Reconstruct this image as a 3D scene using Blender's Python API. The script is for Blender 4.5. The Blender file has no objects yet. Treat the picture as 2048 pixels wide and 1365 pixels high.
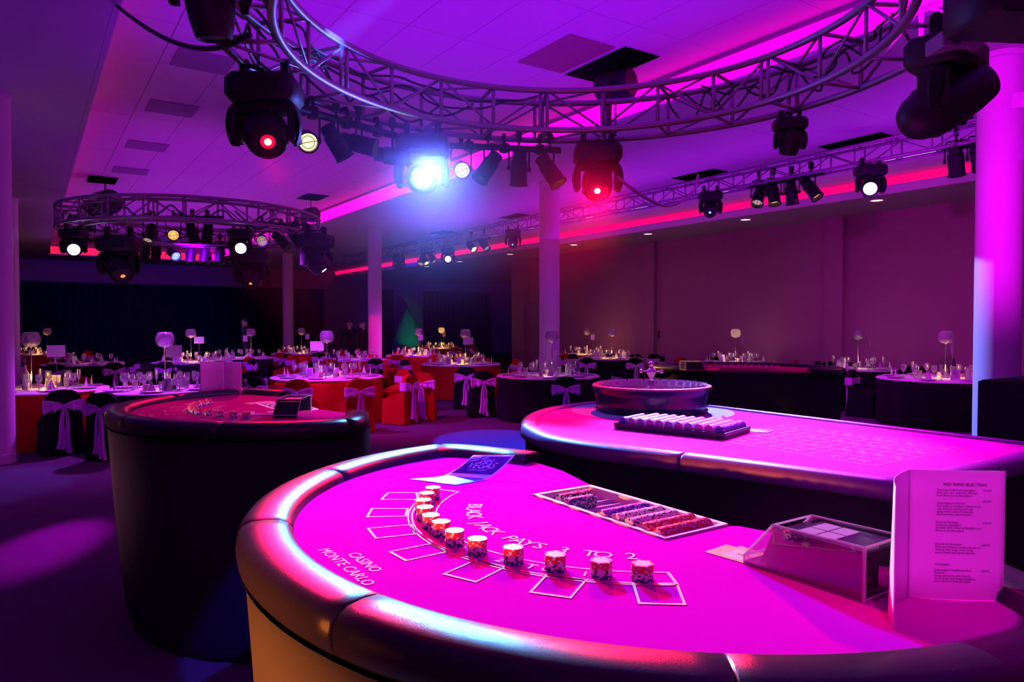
import bpy, bmesh, math, random
from math import sin, cos, pi, radians, atan2, sqrt
from mathutils import Vector, Matrix, Quaternion
random.seed(7)
SC = bpy.context.scene
COL = SC.collection
# ---------------------------------------------------------------- camera
CH = 1.50
F, TH, PH = 1440.0, radians(33.94), math.atan(32/1440.0)
cam = bpy.data.cameras.new('camera'); cam.sensor_width = 36.0; cam.lens = F*36.0/2048.0
cam.clip_start = 0.02; cam.clip_end = 200
camo = bpy.data.objects.new('camera', cam); COL.objects.link(camo)
camo.location = (0, 0, CH); camo.rotation_euler = (radians(90)-PH, 0, -TH)
SC.camera = camo
# ---------------------------------------------------------------- view, world
SC.view_settings.view_transform = 'Standard'; SC.view_settings.look = 'None'
SC.view_settings.exposure = 0.0; SC.view_settings.gamma = 1.0
SC.view_settings.use_curve_mapping = False
W = bpy.data.worlds.new('world'); SC.world = W; W.use_nodes = True
W.node_tree.nodes['Background'].inputs[0].default_value = (0.02, 0.0, 0.06, 1)
W.node_tree.nodes['Background'].inputs[1].default_value = 0.2
cy = SC.cycles
cy.use_denoising = True
try: cy.denoiser = 'OPENIMAGEDENOISE'
except Exception: pass
cy.max_bounces = 6; cy.diffuse_bounces = 3; cy.glossy_bounces = 3; cy.transmission_bounces = 4
cy.transparent_max_bounces = 10; cy.volume_bounces = 0
cy.sample_clamp_indirect = 4.0; cy.sample_clamp_direct = 0
cy.caustics_reflective = False; cy.caustics_refractive = False
cy.use_light_tree = True
# ---------------------------------------------------------------- lights
def aim(o, d):
    o.rotation_euler = Vector(d).to_track_quat('-Z', 'Y').to_euler()
def area(loc, d, sx, sy, col, watts, spread=pi):
    l = bpy.data.lights.new('area_light', 'AREA'); l.shape = 'RECTANGLE'; l.size = sx; l.size_y = sy
    l.color = col; l.energy = watts; l.spread = spread
    o = bpy.data.objects.new('area_light', l); COL.objects.link(o); o.location = loc; aim(o, d)
    o.visible_camera = False
    return o
def spot(loc, to, ang, col, watts, blend=0.3, r=0.06):
    l = bpy.data.lights.new('spot_light', 'SPOT'); l.spot_size = radians(ang); l.spot_blend = blend
    l.color = col; l.energy = watts; l.shadow_soft_size = r
    o = bpy.data.objects.new('spot_light', l); COL.objects.link(o); o.location = loc
    aim(o, Vector(to)-Vector(loc)); return o
def point(loc, col, watts, r=0.05):
    l = bpy.data.lights.new('point_light', 'POINT'); l.color = col; l.energy = watts; l.shadow_soft_size = r
    o = bpy.data.objects.new('point_light', l); COL.objects.link(o); o.location = loc; return o
PURPLE = (0.32, 0.0, 1.0); MAGENTA = (1.0, 0.0, 0.62); VIOLET = (0.6, 0.0, 1.0)
KEYB = (0.22, 0.42, 1.0); RED = (1.0, 0.03, 0.04); WARM = (1.0, 0.5, 0.16)
# unseen area lights added to wash the ceilings, standing in for bounce
area((3.3, 3.5, 3.35), (0, 0, 1), 4.5, 9, (0.33, 0, 1), 145)
area((3.3, 18, 3.35), (0, 0, 1), 4.5, 14, (0.5, 0, 1), 110)
area((9.2, 8.5, 3.0), (0, 0, 1), 3.5, 15, (0.42, 0, 1), 130)
area((-3, 5, 2.6), (0, 0, 1), 5, 16, (0.25, 0, 1), 75)
# added, unseen: wash over the tables from behind the camera, spot on the menu
area((-1.5, -3.0, 3.4), (0.5, 1, -0.35), 4, 1.2, (0.8, 0.0, 0.9), 34)
spot((-1.2, -1.6, 2.6), (1.22, 0.56, 1.16), 9, (1, 0.02, 0.8), 260, 0.6, 0.1)
# blue lamp of the near ring: key over the casino tables
spot((2.29, 4.40, 2.60), (0.82, 1.5, 1.05), 42, (0.10, 0.40, 1.0), 2300, 0.45, 0.07)
# red moving heads of the near ring
spot((3.44, 3.95, 2.42), (0.9, 1.0, 1.05), 56, (1, 0.0, 0.05), 900, 0.4, 0.03)
spot((1.07, 3.82, 2.36), (0.45, 1.5, 1.05), 44, (1, 0.0, 0.1), 500, 0.5, 0.05)
# magenta head near the camera: near column and wheel table
spot((3.55, 1.75, 3.1), (7.5, 3.1, 2.9), 44, (0.9, 0, 1), 900, 0.7, 0.1)
spot((4.05, 2.6, 2.8), (2.8, 1.7, 1.05), 34, (0.85, 0.0, 1), 560, 0.6, 0.08)
spot((5.7, 9.3, 3.6), (7.45, 3.2, 1.30), 14, (0.16, 0.2, 1), 3600, 0.12, 0.03)  # added blue spot behind the column, placed to graze its left edge
spot((4.15, 3.6, 2.8), (2.62, 2.1, 1.05), 30, (0.25, 0.25, 1), 1500, 0.6, 0.05)
# pools on the floor
spot((2.2, 10.4, 2.6), (0.1, 5.8, 0), 8, (0.75, 0, 1), 3600, 0.9, 0.05)
spot((4.2, 5.4, 3.6), (5.0, 7.7, 0), 22, (0.02, 0.03, 1), 4200, 0.15, 0.03)
spot((1.0, -0.6, 3.6), (1.02, 3.2, 0), 11, (0.06, 0.03, 1), 1100, 0.15, 0.03)
spot((1.5, 10.8, 2.7), (-0.3, 8.3, 0), 22, (0.06, 0.08, 1), 300, 0.4, 0.05)
# warm spots added out of view at left to light the skirts
spot((-4.2, 0.7, 1.2), (0.35, 1.3, 0.60), 12.5, (1, 0.22, 0.03), 9500, 0.5, 0.15)
spot((-4.4, 3.2, 1.6), (0.35, 4.1, 0.8), 9, (1, 0.3, 0.4), 2400, 0.6, 0.3)
# red and pink light on the left blackjack table
spot((2.3, 7.5, 2.8), (0.85, 4.1, 1.05), 20, (1, 0, 0.03), 420, 0.6, 0.05)
spot((2.2, 1.3, 2.9), (1.25, 4.3, 1.12), 24, (1, 0.04, 0.6), 200, 0.6, 0.05)
spot((3.0, 2.0, 2.9), (1.5, 3.5, 1.1), 14, (0.5, 0.4, 1), 500, 0.6, 0.05)  # blue spot added to brighten the card shoe
# washes over the dining tables
spot((2.6, 10.2, 2.7), (4.2, 10.6, 0.7), 80, (0.45, 0.02, 1), 620, 0.6, 0.1)
spot((3.3, 9.0, 3.6), (4.6, 9.6, 0.5), 60, (1, 0.0, 0.15), 300, 0.6, 0.1)
spot((9.4, 6.5, 3.4), (6.9, 9.4, 0.7), 64, (0.9, 0.02, 0.8), 800, 0.6, 0.1)
spot((1.5, 10.6, 2.7), (1.0, 9.9, 0.7), 70, (0.55, 0.03, 1), 400, 0.6, 0.1)
spot((9.3, 8.0, 3.4), (11.0, 5.2, 0.6), 70, (0.7, 0.0, 1), 380, 0.6, 0.1)
spot((9.4, 3.0, 3.5), (5.2, 5.2, 0.9), 50, (1.0, 0.05, 0.25), 160, 0.6, 0.1)
spot((4.4, 6.4, 2.2), (5.35, 5.05, 1.0), 24, (1.0, 0.45, 0.06), 420, 0.6, 0.05)
spot((2.1, 12.8, 2.8), (4.5, 17.5, 0.9), 70, (0.3, 0.0, 1), 600, 0.6, 0.1)
spot((9.3, 14, 3.4), (8.0, 15.5, 0.8), 80, (0.7, 0.0, 0.9), 420, 0.6, 0.1)
spot((5.2, 13.9, 2.2), (7.6, 17.8, 0.9), 22, (1, 0.0, 0.12), 420, 0.3, 0.03)
spot((4.0, 23, 3.6), (3.5, 33, 1.4), 60, (0.0, 0.02, 1), 500, 0.6, 0.05)
spot((1.6, 3.0, 3.2), (0.3, 17.0, 2.6), 8, (0.1, 0.15, 1), 1500, 0.3, 0.03)
# violet light on the middle columns
spot((2.9, 4.7, 2.9), (7.6, 10.2, 2.4), 12, (0.5, 0.0, 1), 120, 0.7, 0.05)
# blue wash on the drapes
spot((9.3, 22, 3.4), (18, 32.8, 1.6), 44, (0.0, 0.01, 1), 500, 0.5, 0.05)
# dim wash on the right wall
area((9.6, 9, 2.6), (1, 0, -0.15), 14, 1.0, (1.0, 0, 0.85), 26)
# ---------------------------------------------------------------- materials
MATS = {}
def mat(name, col=(0.5,0.5,0.5), rough=0.6, metal=0.0, spec=0.5, bump=0.0, scale=40, coat=0.0, vary=0.0, alpha=1.0, sheen=0.0, trans=0.0, ior=1.45):
    if name in MATS: return MATS[name]
    m = bpy.data.materials.new(name); m.use_nodes = True; nt = m.node_tree
    b = nt.nodes['Principled BSDF']
    b.inputs['Base Color'].default_value = (*col, 1); b.inputs['Roughness'].default_value = rough
    b.inputs['Metallic'].default_value = metal; b.inputs['Specular IOR Level'].default_value = spec
    b.inputs['Coat Weight'].default_value = coat; b.inputs['Sheen Weight'].default_value = sheen
    b.inputs['Transmission Weight'].default_value = trans; b.inputs['IOR'].default_value = ior
    b.inputs['Alpha'].default_value = alpha
    if bump or vary:
        tc = nt.nodes.new('ShaderNodeTexCoord'); n = nt.nodes.new('ShaderNodeTexNoise')
        n.inputs['Scale'].default_value = scale; n.inputs['Detail'].default_value = 4
        nt.links.new(tc.outputs['Object'], n.inputs['Vector'])
        if bump:
            bp = nt.nodes.new('ShaderNodeBump'); bp.inputs['Strength'].default_value = bump
            bp.inputs['Distance'].default_value = 0.01
            nt.links.new(n.outputs['Fac'], bp.inputs['Height']); nt.links.new(bp.outputs['Normal'], b.inputs['Normal'])
        if vary:
            r = nt.nodes.new('ShaderNodeValToRGB')
            r.color_ramp.elements[0].color = (*[c*(1-vary) for c in col], 1); r.color_ramp.elements[0].position = 0.3
            r.color_ramp.elements[1].color = (*[min(1, c*(1+vary)) for c in col], 1); r.color_ramp.elements[1].position = 0.7
            nt.links.new(n.outputs['Fac'], r.inputs['Fac']); nt.links.new(r.outputs['Color'], b.inputs['Base Color'])
    MATS[name] = m; return m
def emit(name, col, s):
    if name in MATS: return MATS[name]
    m = bpy.data.materials.new(name); m.use_nodes = True; b = m.node_tree.nodes['Principled BSDF']
    b.inputs['Base Color'].default_value = (0.1, 0.1, 0.1, 1); b.inputs['Emission Color'].default_value = (*col, 1)
    b.inputs['Emission Strength'].default_value = s; MATS[name] = m; return m
def glassy(name, tint, glossw=0.35, diffw=0.0, rough=0.05, bump=0.0, scale=60):
    """thin clear glass: see-through, mirror-like at the rim, optionally a little frosted"""
    if name in MATS: return MATS[name]
    m = bpy.data.materials.new(name); m.use_nodes = True; nt = m.node_tree
    nt.nodes.remove(nt.nodes['Principled BSDF']); out = nt.nodes['Material Output']
    tr = nt.nodes.new('ShaderNodeBsdfTransparent'); tr.inputs[0].default_value = (*tint, 1)
    gl = nt.nodes.new('ShaderNodeBsdfGlossy'); gl.inputs['Roughness'].default_value = rough
    fr = nt.nodes.new('ShaderNodeFresnel'); fr.inputs[0].default_value = 1.5
    ma = nt.nodes.new('ShaderNodeMath'); ma.operation = 'MULTIPLY_ADD'; ma.inputs[1].default_value = 1.2; ma.inputs[2].default_value = glossw*0.3
    nt.links.new(fr.outputs[0], ma.inputs[0])
    mx = nt.nodes.new('ShaderNodeMixShader'); nt.links.new(ma.outputs[0], mx.inputs[0])
    nt.links.new(tr.outputs[0], mx.inputs[1]); nt.links.new(gl.outputs[0], mx.inputs[2])
    last = mx
    if diffw:
        df = nt.nodes.new('ShaderNodeBsdfDiffuse'); df.inputs[0].default_value = (0.9, 0.9, 0.9, 1)
        tl = nt.nodes.new('ShaderNodeBsdfTranslucent'); tl.inputs[0].default_value = (0.9, 0.9, 0.9, 1)
        ad = nt.nodes.new('ShaderNodeMixShader'); nt.links.new(df.outputs[0], ad.inputs[1]); nt.links.new(tl.outputs[0], ad.inputs[2])
        m2 = nt.nodes.new('ShaderNodeMixShader'); m2.inputs[0].default_value = diffw
        nt.links.new(mx.outputs[0], m2.inputs[1]); nt.links.new(ad.outputs[0], m2.inputs[2]); last = m2
    if bump:
        tc = nt.nodes.new('ShaderNodeTexCoord'); n = nt.nodes.new('ShaderNodeTexVoronoi'); n.inputs['Scale'].default_value = scale
        bp = nt.nodes.new('ShaderNodeBump'); bp.inputs['Strength'].default_value = bump; bp.inputs['Distance'].default_value = 0.01
        nt.links.new(tc.outputs['Object'], n.inputs['Vector']); nt.links.new(n.outputs['Distance'], bp.inputs['Height'])
        nt.links.new(bp.outputs['Normal'], gl.inputs['Normal'])
    nt.links.new(last.outputs[0], out.inputs[0]); MATS[name] = m; return m
M_ceil = mat('ceiling_tile', (0.72,0.72,0.72), 0.9, spec=0.1, bump=0.15, scale=120)
M_plaster = mat('plaster', (0.66,0.66,0.66), 0.85, spec=0.1, bump=0.05, scale=30)
M_grid = mat('ceiling_grid', (0.35,0.35,0.35), 0.8)
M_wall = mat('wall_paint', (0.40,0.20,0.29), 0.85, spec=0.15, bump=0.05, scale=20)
M_col = mat('column_paint', (0.8,0.8,0.8), 0.55, spec=0.3)
M_floor = mat('carpet', (0.14,0.13,0.14), 0.95, spec=0.1, bump=0.8, scale=260, vary=0.35)
M_dark = mat('dark_fabric', (0.012,0.02,0.035), 0.9, spec=0.1)
M_black = mat('black_metal', (0.012,0.012,0.014), 0.45, spec=0.4)
M_plastic = mat('black_plastic', (0.02,0.02,0.022), 0.5, spec=0.4)
M_alu = mat('aluminium', (0.40,0.37,0.42), 0.45, metal=0.8)
M_chrome = mat('chrome', (0.9,0.9,0.9), 0.12, metal=1)
M_cable = mat('cable_rubber', (0.015,0.015,0.017), 0.6)
M_felt = mat('red_felt', (0.74,0.003,0.50), 0.95, spec=0.0, bump=0.15, scale=500)
M_felt2 = mat('burgundy_felt', (0.60,0.006,0.16), 0.92, spec=0.0, bump=0.2, scale=500)
M_leather = mat('black_leather', (0.018,0.016,0.02), 0.30, spec=0.38, bump=0.12, scale=420)
M_vinyl = mat('plum_vinyl', (0.22,0.05,0.30), 0.40, spec=0.5, bump=0.08, scale=260)
M_skirt = mat('black_stretch_cloth', (0.022,0.022,0.03), 0.85, spec=0.15)
M_print = mat('gold_print', (1.0,0.62,0.5), 0.8)
M_white = mat('white_linen', (0.85,0.85,0.85), 0.8, sheen=0.2)
M_orange = mat('orange_cloth', (0.50,0.02,0.012), 0.85, spec=0.1)
M_blk = mat('black_cloth', (0.012,0.011,0.016), 0.85, spec=0.15)
M_sash = mat('lilac_organza', (0.80,0.62,0.85), 0.5, sheen=0.3)
M_paper = mat('white_paper', (0.86,0.86,0.86), 0.6)
M_ink = mat('black_ink', (0.03,0.03,0.03), 0.7)
M_china = mat('white_china', (0.85,0.85,0.85), 0.25)
M_glass = glassy('clear_glass', (0.93,0.93,0.95), 0.9, 0.17, 0.08)
M_globe = glassy('crackle_glass', (0.8,0.7,0.85), 0.8, 0.28, 0.12, 0.9, 55)
M_acryl = glassy('acrylic', (0.88,0.85,0.92), 0.35, 0.02, 0.03)
M_acryle = glassy('acrylic_edge', (0.9,0.85,0.95), 0.6, 0.5, 0.15)
M_hole = mat('void_shade', (0.004,0.004,0.005), 0.9, spec=0)  # near-black paints the shade inside the ceiling openings
E_cove = emit('cove_led_magenta', (1.0,0.0,0.42), 2.6)
E_cover = emit('cove_led_red', (1.0,0.0,0.10), 1.6)
E_lin = emit('linear_light', (1.0,0.82,0.8), 1.4)
E_down = emit('downlight', (1.0,0.8,0.6), 2.0)
E_blue = emit('blue_lamp', (0.55,0.95,1.0), 40)
E_halo = emit('cyan_halo_glow', (0.0,0.45,1.0), 6)  # cyan halo of the blue lamp, painted onto its lens as emission
E_bw = emit('blue_white_lamp', (0.55,0.6,1.0), 14)
E_red = emit('red_led', (1.0,0.45,0.15), 12); E_redh = emit('red_led_glow', (1.0,0.0,0.03), 1.6)  # second one is the red glow around the LED, set as emission
E_redd = emit('red_led_dim', (1.0,0.12,0.05), 3)
E_par = emit('par_lamp_warm', (1.0,0.72,0.38), 1.9)
E_amb = emit('par_lamp_amber', (1.0,0.45,0.12), 1.5)
E_dim = emit('par_lamp_dim', (0.95,0.6,0.55), 0.45)
E_pinkl = emit('lamp_pink_white', (1.0,0.75,1.0), 3.5)
E_cyl = emit('blue_dim_lamp', (0.2,0.5,1.0), 1.6)
E_candle = emit('candle_flame', (1.0,0.55,0.15), 30)
E_votive = emit('lit_votive', (1.0,0.55,0.2), 5)
# ---------------------------------------------------------------- helpers
def tag(o, label=None, cat=None, group=None, kind=None):
    if label: o['label'] = label
    if cat: o['category'] = cat
    if group: o['group'] = group
    if kind: o['kind'] = kind
    return o
def empty(name, loc=(0,0,0), rz=0.0, label=None, cat=None, group=None, kind=None):
    o = bpy.data.objects.new(name, None); COL.objects.link(o); o.location = loc; o.rotation_euler = (0,0,rz)
    o.empty_display_size = 0.1
    return tag(o, label, cat, group, kind)
def link(name, me, parent=None, M=None):
    o = bpy.data.objects.new(name, me); COL.objects.link(o)
    if parent is not None: o.parent = parent
    if M is not None: o.matrix_local = M
    return o
def T(x, y, z): return Matrix.Translation((x, y, z))
def RX(a): return Matrix.Rotation(a, 4, 'X')
def RY(a): return Matrix.Rotation(a, 4, 'Y')
def RZ(a): return Matrix.Rotation(a, 4, 'Z')
def AL(d):   # rotation taking +Z to d
    return Vector((0,0,1)).rotation_difference(Vector(d).normalized()).to_matrix().to_4x4()
class MB:
    def __init__(s): s.v = []; s.f = []; s.m = []
    def add(s, vs, fs, M=None, mi=0):
        n = len(s.v)
        s.v += [tuple(M @ Vector(p)) for p in vs] if M is not None else [tuple(p) for p in vs]
        s.f += [tuple(i+n for i in f) for f in fs]; s.m += [mi]*len(fs); return s
    def box(s, x0, y0, z0, x1, y1, z1, M=None, mi=0, b=0.0):
        if b:   # chamfered in plan and at top/bottom
            ps = [(x0+b,y0),(x1-b,y0),(x1,y0+b),(x1,y1-b),(x1-b,y1),(x0+b,y1),(x0,y1-b),(x0,y0+b)]
            cx, cy_ = (x0+x1)/2, (y0+y1)/2
            def sh(k): return [(cx+(px-cx)*k, cy_+(py-cy_)*k) for px,py in ps]
            k = 1-b/max(x1-x0, y1-y0)*1.4
            lv = [(sh(k), z0), (ps, z0+b), (ps, z1-b), (sh(k), z1)]
            vs = [(px,py,z) for P,z in lv for px,py in P]
            fs = [tuple(range(7,-1,-1)), tuple(range(24,32))]
            for l in range(3):
                for i in range(8):
                    j = (i+1)%8; fs.append((l*8+i, l*8+j, l*8+8+j, l*8+8+i))
            return s.add(vs, fs, M, mi)
        vs = [(x0,y0,z0),(x1,y0,z0),(x1,y1,z0),(x0,y1,z0),(x0,y0,z1),(x1,y0,z1),(x1,y1,z1),(x0,y1,z1)]
        return s.add(vs, [(3,2,1,0),(4,5,6,7),(0,1,5,4),(1,2,6,5),(2,3,7,6),(3,0,4,7)], M, mi)
    def lathe(s, prof, n=16, M=None, mi=0, cap0=True, cap1=True, a0=0, ang=2*pi):
        vs = []; fs = []; k = len(prof); full = abs(ang-2*pi) < 1e-6
        nn = n if full else n+1
        for i in range(nn):
            a = a0+ang*i/n
            for r, z in prof: vs.append((r*cos(a), r*sin(a), z))
        for i in range(n):
            j = (i+1) % nn
            for q in range(k-1): fs.append((i*k+q, j*k+q, j*k+q+1, i*k+q+1))
        if full and cap0 and prof[0][0] > 1e-6: fs.append(tuple(i*k for i in range(n-1,-1,-1)))
        if full and cap1 and prof[-1][0] > 1e-6: fs.append(tuple(i*k+k-1 for i in range(n)))
        return s.add(vs, fs, M, mi)
    def rod(s, a, b, r, n=8, r2=None, mi=0):
        a = Vector(a); b = Vector(b); L = (b-a).length
        return s.lathe([(r,0),(r2 or r,L)], n, T(*a) @ AL(b-a), mi)
    def tube(s, pts, r, n=8, closed=False, mi=0):
        P = [Vector(p) for p in pts]; m = len(P); vs = []; fs = []
        for i in range(m):
            if closed: t = P[(i+1)%m]-P[i-1]
            else: t = P[min(i+1,m-1)]-P[max(i-1,0)]
            t.normalize(); u = Vector((0,0,1)).cross(t)
            if u.length < 1e-3: u = Vector((1,0,0))
            u.normalize(); w = t.cross(u)
            rr = r(i/(m-1)) if callable(r) else r
            for k in range(n):
                a = 2*pi*k/n; vs.append(P[i]+u*cos(a)*rr+w*sin(a)*rr)
        for i in range(m if closed else m-1):
            j = (i+1)%m
            for k in range(n): fs.append((i*n+k, i*n+(k+1)%n, j*n+(k+1)%n, j*n+k))
        if not closed: fs += [tuple(range(n-1,-1,-1)), tuple((m-1)*n+k for k in range(n))]
        return s.add(vs, fs, None, mi)
    def grid(s, fn, nu, nv, M=None, mi=0, close_u=False):
        vs = [fn(i/nu, j/nv) for i in range(nu+(0 if close_u else 1)) for j in range(nv+1)]
        fs = []; nn = nu if close_u else nu+1
        for i in range(nu):
            for j in range(nv):
                a = i*(nv+1)+j; b = ((i+1)%nn)*(nv+1)+j; fs.append((a, b, b+1, a+1))
        return s.add(vs, fs, M, mi)
    def prism(s, poly, z0, z1, M=None, mi=0, side=None):
        n = len(poly); vs = [(x,y,z0) for x,y in poly]+[(x,y,z1) for x,y in poly]
        s.add(vs, [tuple(range(n-1,-1,-1)), tuple(range(n,2*n))], M, mi)
        return s.add(vs, [(i,(i+1)%n,n+(i+1)%n,n+i) for i in range(n)], M, mi if side is None else side)
    def sphere(s, c, r, n=12, m=8, M=None, mi=0, sz=1.0):
        pr = [(max(1e-5, r*sin(pi*j/m)), -r*sz*cos(pi*j/m)) for j in range(m+1)]
        MM = T(*c) if M is None else M @ T(*c)
        return s.lathe(pr, n, MM, mi, False, False)
    def mesh(s, name, mats, smooth=False, ang=None):
        me = bpy.data.meshes.new(name); me.from_pydata(s.v, [], s.f)
        for m in (mats if isinstance(mats, (list,tuple)) else [mats]): me.materials.append(m)
        me.polygons.foreach_set('material_index', s.m)
        if smooth:
            me.polygons.foreach_set('use_smooth', [True]*len(s.f))
            if ang: me.set_sharp_from_angle(angle=radians(ang))
        me.update(); return me
    def build(s, name, mats, parent=None, M=None, smooth=False, ang=None):
        return link(name, s.mesh(name, mats, smooth, ang), parent, M)
def solid(o, t, off=0):
    md = o.modifiers.new('solid', 'SOLIDIFY'); md.thickness = t; md.offset = off; return o
def copy_tree(o, parent=None):
    c = o.copy(); COL.objects.link(c)
    if parent is not None: c.parent = parent
    for ch in list(o.children): copy_tree(ch, c)
    return c
TXT = {}
def textmesh(body, size, ext=0.0, align='LEFT', shear=0.0, sx=1.0, sp=1.0, key=None):
    k = (body, size, ext, align, shear, sx, sp)
    if k in TXT: return TXT[k]
    c = bpy.data.curves.new('text', 'FONT'); c.body = body; c.size = size; c.extrude = ext; c.align_x = align
    c.shear = shear; c.resolution_u = 2; c.space_character = sp; c.space_line = 1.15
    o = bpy.data.objects.new('text', c); COL.objects.link(o)
    me = bpy.data.meshes.new_from_object(o)
    bpy.data.objects.remove(o); bpy.data.curves.remove(c)
    if sx != 1.0: me.transform(Matrix.Diagonal((sx,1,1,1)))
    TXT[k] = me; return me
def text_to(mb, body, size, M, align='LEFT', mi=0, shear=0.0, sx=1.0, sp=1.0):
    me = textmesh(body, size, 0.0, align, shear, sx, sp)
    mb.add([tuple(v.co) for v in me.vertices], [tuple(p.vertices) for p in me.polygons], M, mi)
def _ray(x, y):
    a = (x-1024)/F; b = (682.5-y)/F; c, s = cos(PH), sin(PH); fh = c+b*s; fz = -s+b*c
    return Vector((sin(TH)*fh+cos(TH)*a, cos(TH)*fh-sin(TH)*a, fz))
def gp(x, y, z):                 # floor-plan point on the level z
    d = _ray(x, y); t = (z-CH)/d.z; return Vector((d.x*t, d.y*t, z))
def dp(x, y, d): return Vector((0,0,CH))+_ray(x, y)*d
# ================================================================ the room
H1, H2, H0 = 4.00, 4.36, 3.71
XA, XB, XC, XW = 0.61, 6.10, 12.06, 13.85
YB, YF, YR, XL, YE = 33.0, -6.0, 20.6, -9.0, 30.4     # back wall, wall behind camera, end of right wall, left wall, end of coffer
def struct(o): o['kind'] = 'structure'; return o
struct(MB().box(XL-.2, YF-.2, -0.2, 25, YB+.2, 0).build('floor', M_floor))
struct(MB().box(XL-.2, YB, 0, 25, YB+.2, H2+.4).build('wall_back', M_wall))
struct(MB().box(XL-.2, YF-.2, 0, 25, YF, H2+.4).build('wall_front', M_wall))
struct(MB().box(XL-.2, YF, 0, XL, YB, H2+.4).build('wall_left', M_wall))
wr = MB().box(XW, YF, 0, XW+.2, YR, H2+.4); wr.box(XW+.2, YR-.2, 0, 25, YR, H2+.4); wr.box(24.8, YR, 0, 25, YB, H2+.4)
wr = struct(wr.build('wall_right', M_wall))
for y in (8.6, 13.9, 19.9, 3.3):
    MB().box(XW-.12, y-.2, 0, XW, y+.2, H0-.002).build('pilaster', M_wall, wr)
tag(MB().box(XW-.05, 13.6, 1.15, XW-.001, 13.62, 1.35, b=.004).build('switch_plate', M_plastic, wr))
struct(MB().box(XW-.02, YF, 0, XW, YR, .1).build('baseboard_right', M_plaster))
# ceiling: slab with panels as parts
ce = MB()
ce.box(XL, YF, H1+.012, XA, YB, H1+.2)                                  # left soffit
ce.box(XA, YF, H2+.012, XB, YE, H2+.2)                                  # raised coffer
ce.box(XA, YE, H1+.012, XB, YB, H1+.2)
ce.box(XB, YF, H1+.012, XC, YB, H1+.2)                                  # middle band
ce.box(XC, YF, H0, 25, YB, H0+.25)                                      # low soffit by the right wall
ce.box(XA-.02, YF, H1, XA, YE, H2+.1); ce.box(XB, YF, H1, XB+.02, YE, H2+.1)
ce.box(XA, YE, H1, XB, YE+.02, H2+.1)
ce.box(XC, YF, H0+.001, XC+.02, YB, H1+.1)
ceil = struct(ce.build('ceiling', M_grid))
# plaster skin of the left soffit in broad boards
for i in range(20):
    y0 = YF+2*i
    for x0 in (XL, XL+3.2, XL+6.4):
        MB().box(x0+.002, y0+.001, H1, min(x0+3.2, XA-.02)-.002, min(y0+2, YB)-.001, H1+.012).build('ceiling_board', M_plaster, ceil)
open_hi = [(5.37, 6.03, .5, 1.0), (1.26, 16.33, .5, .8), (5.33, 15.9, .5, .8)]     # hoist openings in the coffer
open_lo = [(9.37, 5.57, .32, .9), (9.32, 8.25, .4, .9), (9.3, 13.75, .34, .8), (9.3, 17.2, .34, .8)]
tw = (XB-XA)/9
tile = MB().box(-tw/2+.004, -.596, 0, tw/2-.004, .596, .011, b=.0).mesh('ceiling_tile', M_ceil)
for i in range(9):
    for k in range(29):
        x, y = XA+tw*(i+.5), -3.9+1.2*k
        if y > YE-.6: continue
        link('ceiling_tile', tile, ceil, T(x, y, H2))
tile2 = MB().box(-.594, -.596, 0, .594, .596, .011).mesh('ceiling_tile', M_ceil)
for i in range(5):
    for k in range(18):
        link('ceiling_tile', tile2, ceil, T(XB+.6+1.192*i, -.6+1.2*k+1.2, H1))
MB().box(XB+.02, -5.9, H1, XC, 0, H1+.011).build('ceiling_board', M_ceil, ceil)
MB().box(XB+.02, 21.7, H1, XC, YB, H1+.011).build('ceiling_board', M_ceil, ceil)
# hoist openings: near-black slabs under the tiles paint the void's shade
for (x, y, wx, wy), h in [(o, H2) for o in open_hi]+[(o, H1) for o in open_lo]:
    MB().box(x-wx/2, y-wy/2, h-.006, x+wx/2, y+wy/2, h+.004).build('painted_opening', M_hole, ceil)
MB().box(4.45, 5.6, h+.36-.012, 5.05, 6.5, h+.36-.002).build('loose_tile', mat('brown_tile', (.35,.2,.2), .9), ceil)
M_vent = mat('vent_panel', (.30,.30,.32), .8)
for y in (8.4, 10.44, 12.83, 15.06):
    v = MB(); v.box(1.62-.29, y-.29, H2-.012, 1.62+.29, y+.29, H2-.002).build('air_vent', M_vent, ceil)
# cove lighting strips (give off light)
def strip(x0,y0,z0,x1,y1,z1,m):
    return MB().box(x0,y0,z0,x1,y1,z1).build('cove_light_strip', m, ceil)
strip(XB-.012, -5, H1+.04, XB-.001, YE-.1, H2-.06, E_cove)
strip(XA+.001, -5, H1+.06, XA+.012, YE-.1, H1+.20, emit('cove_led_left', (1.0,0.0,0.22), 1.1))
strip(XA+.1, YE-.012, H1+.04, XB-.1, YE-.001, H2-.06, emit('cove_led_end', (1.0,0.01,0.06), 1.3))
strip(XC-.012, -5, H0+.14, XC-.001, YB-.2, H1-.01, E_cover)
struct(MB().box(XB-.03, YF, H1-.001, XB+.02, YE, H1+.04).build('trim_1', M_plaster))
struct(MB().box(XA-.02, YF, H1-.001, XA+.03, YE, H1+.04).build('trim_2', M_plaster))
struct(MB().box(XA, YE-.03, H1-.001, XB, YE+.02, H1+.04).build('trim_3', M_plaster))
struct(MB().box(XC-.04, YF, H0-.002, XC+.02, YB, H0+.14).build('trim_4', M_plaster))
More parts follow.
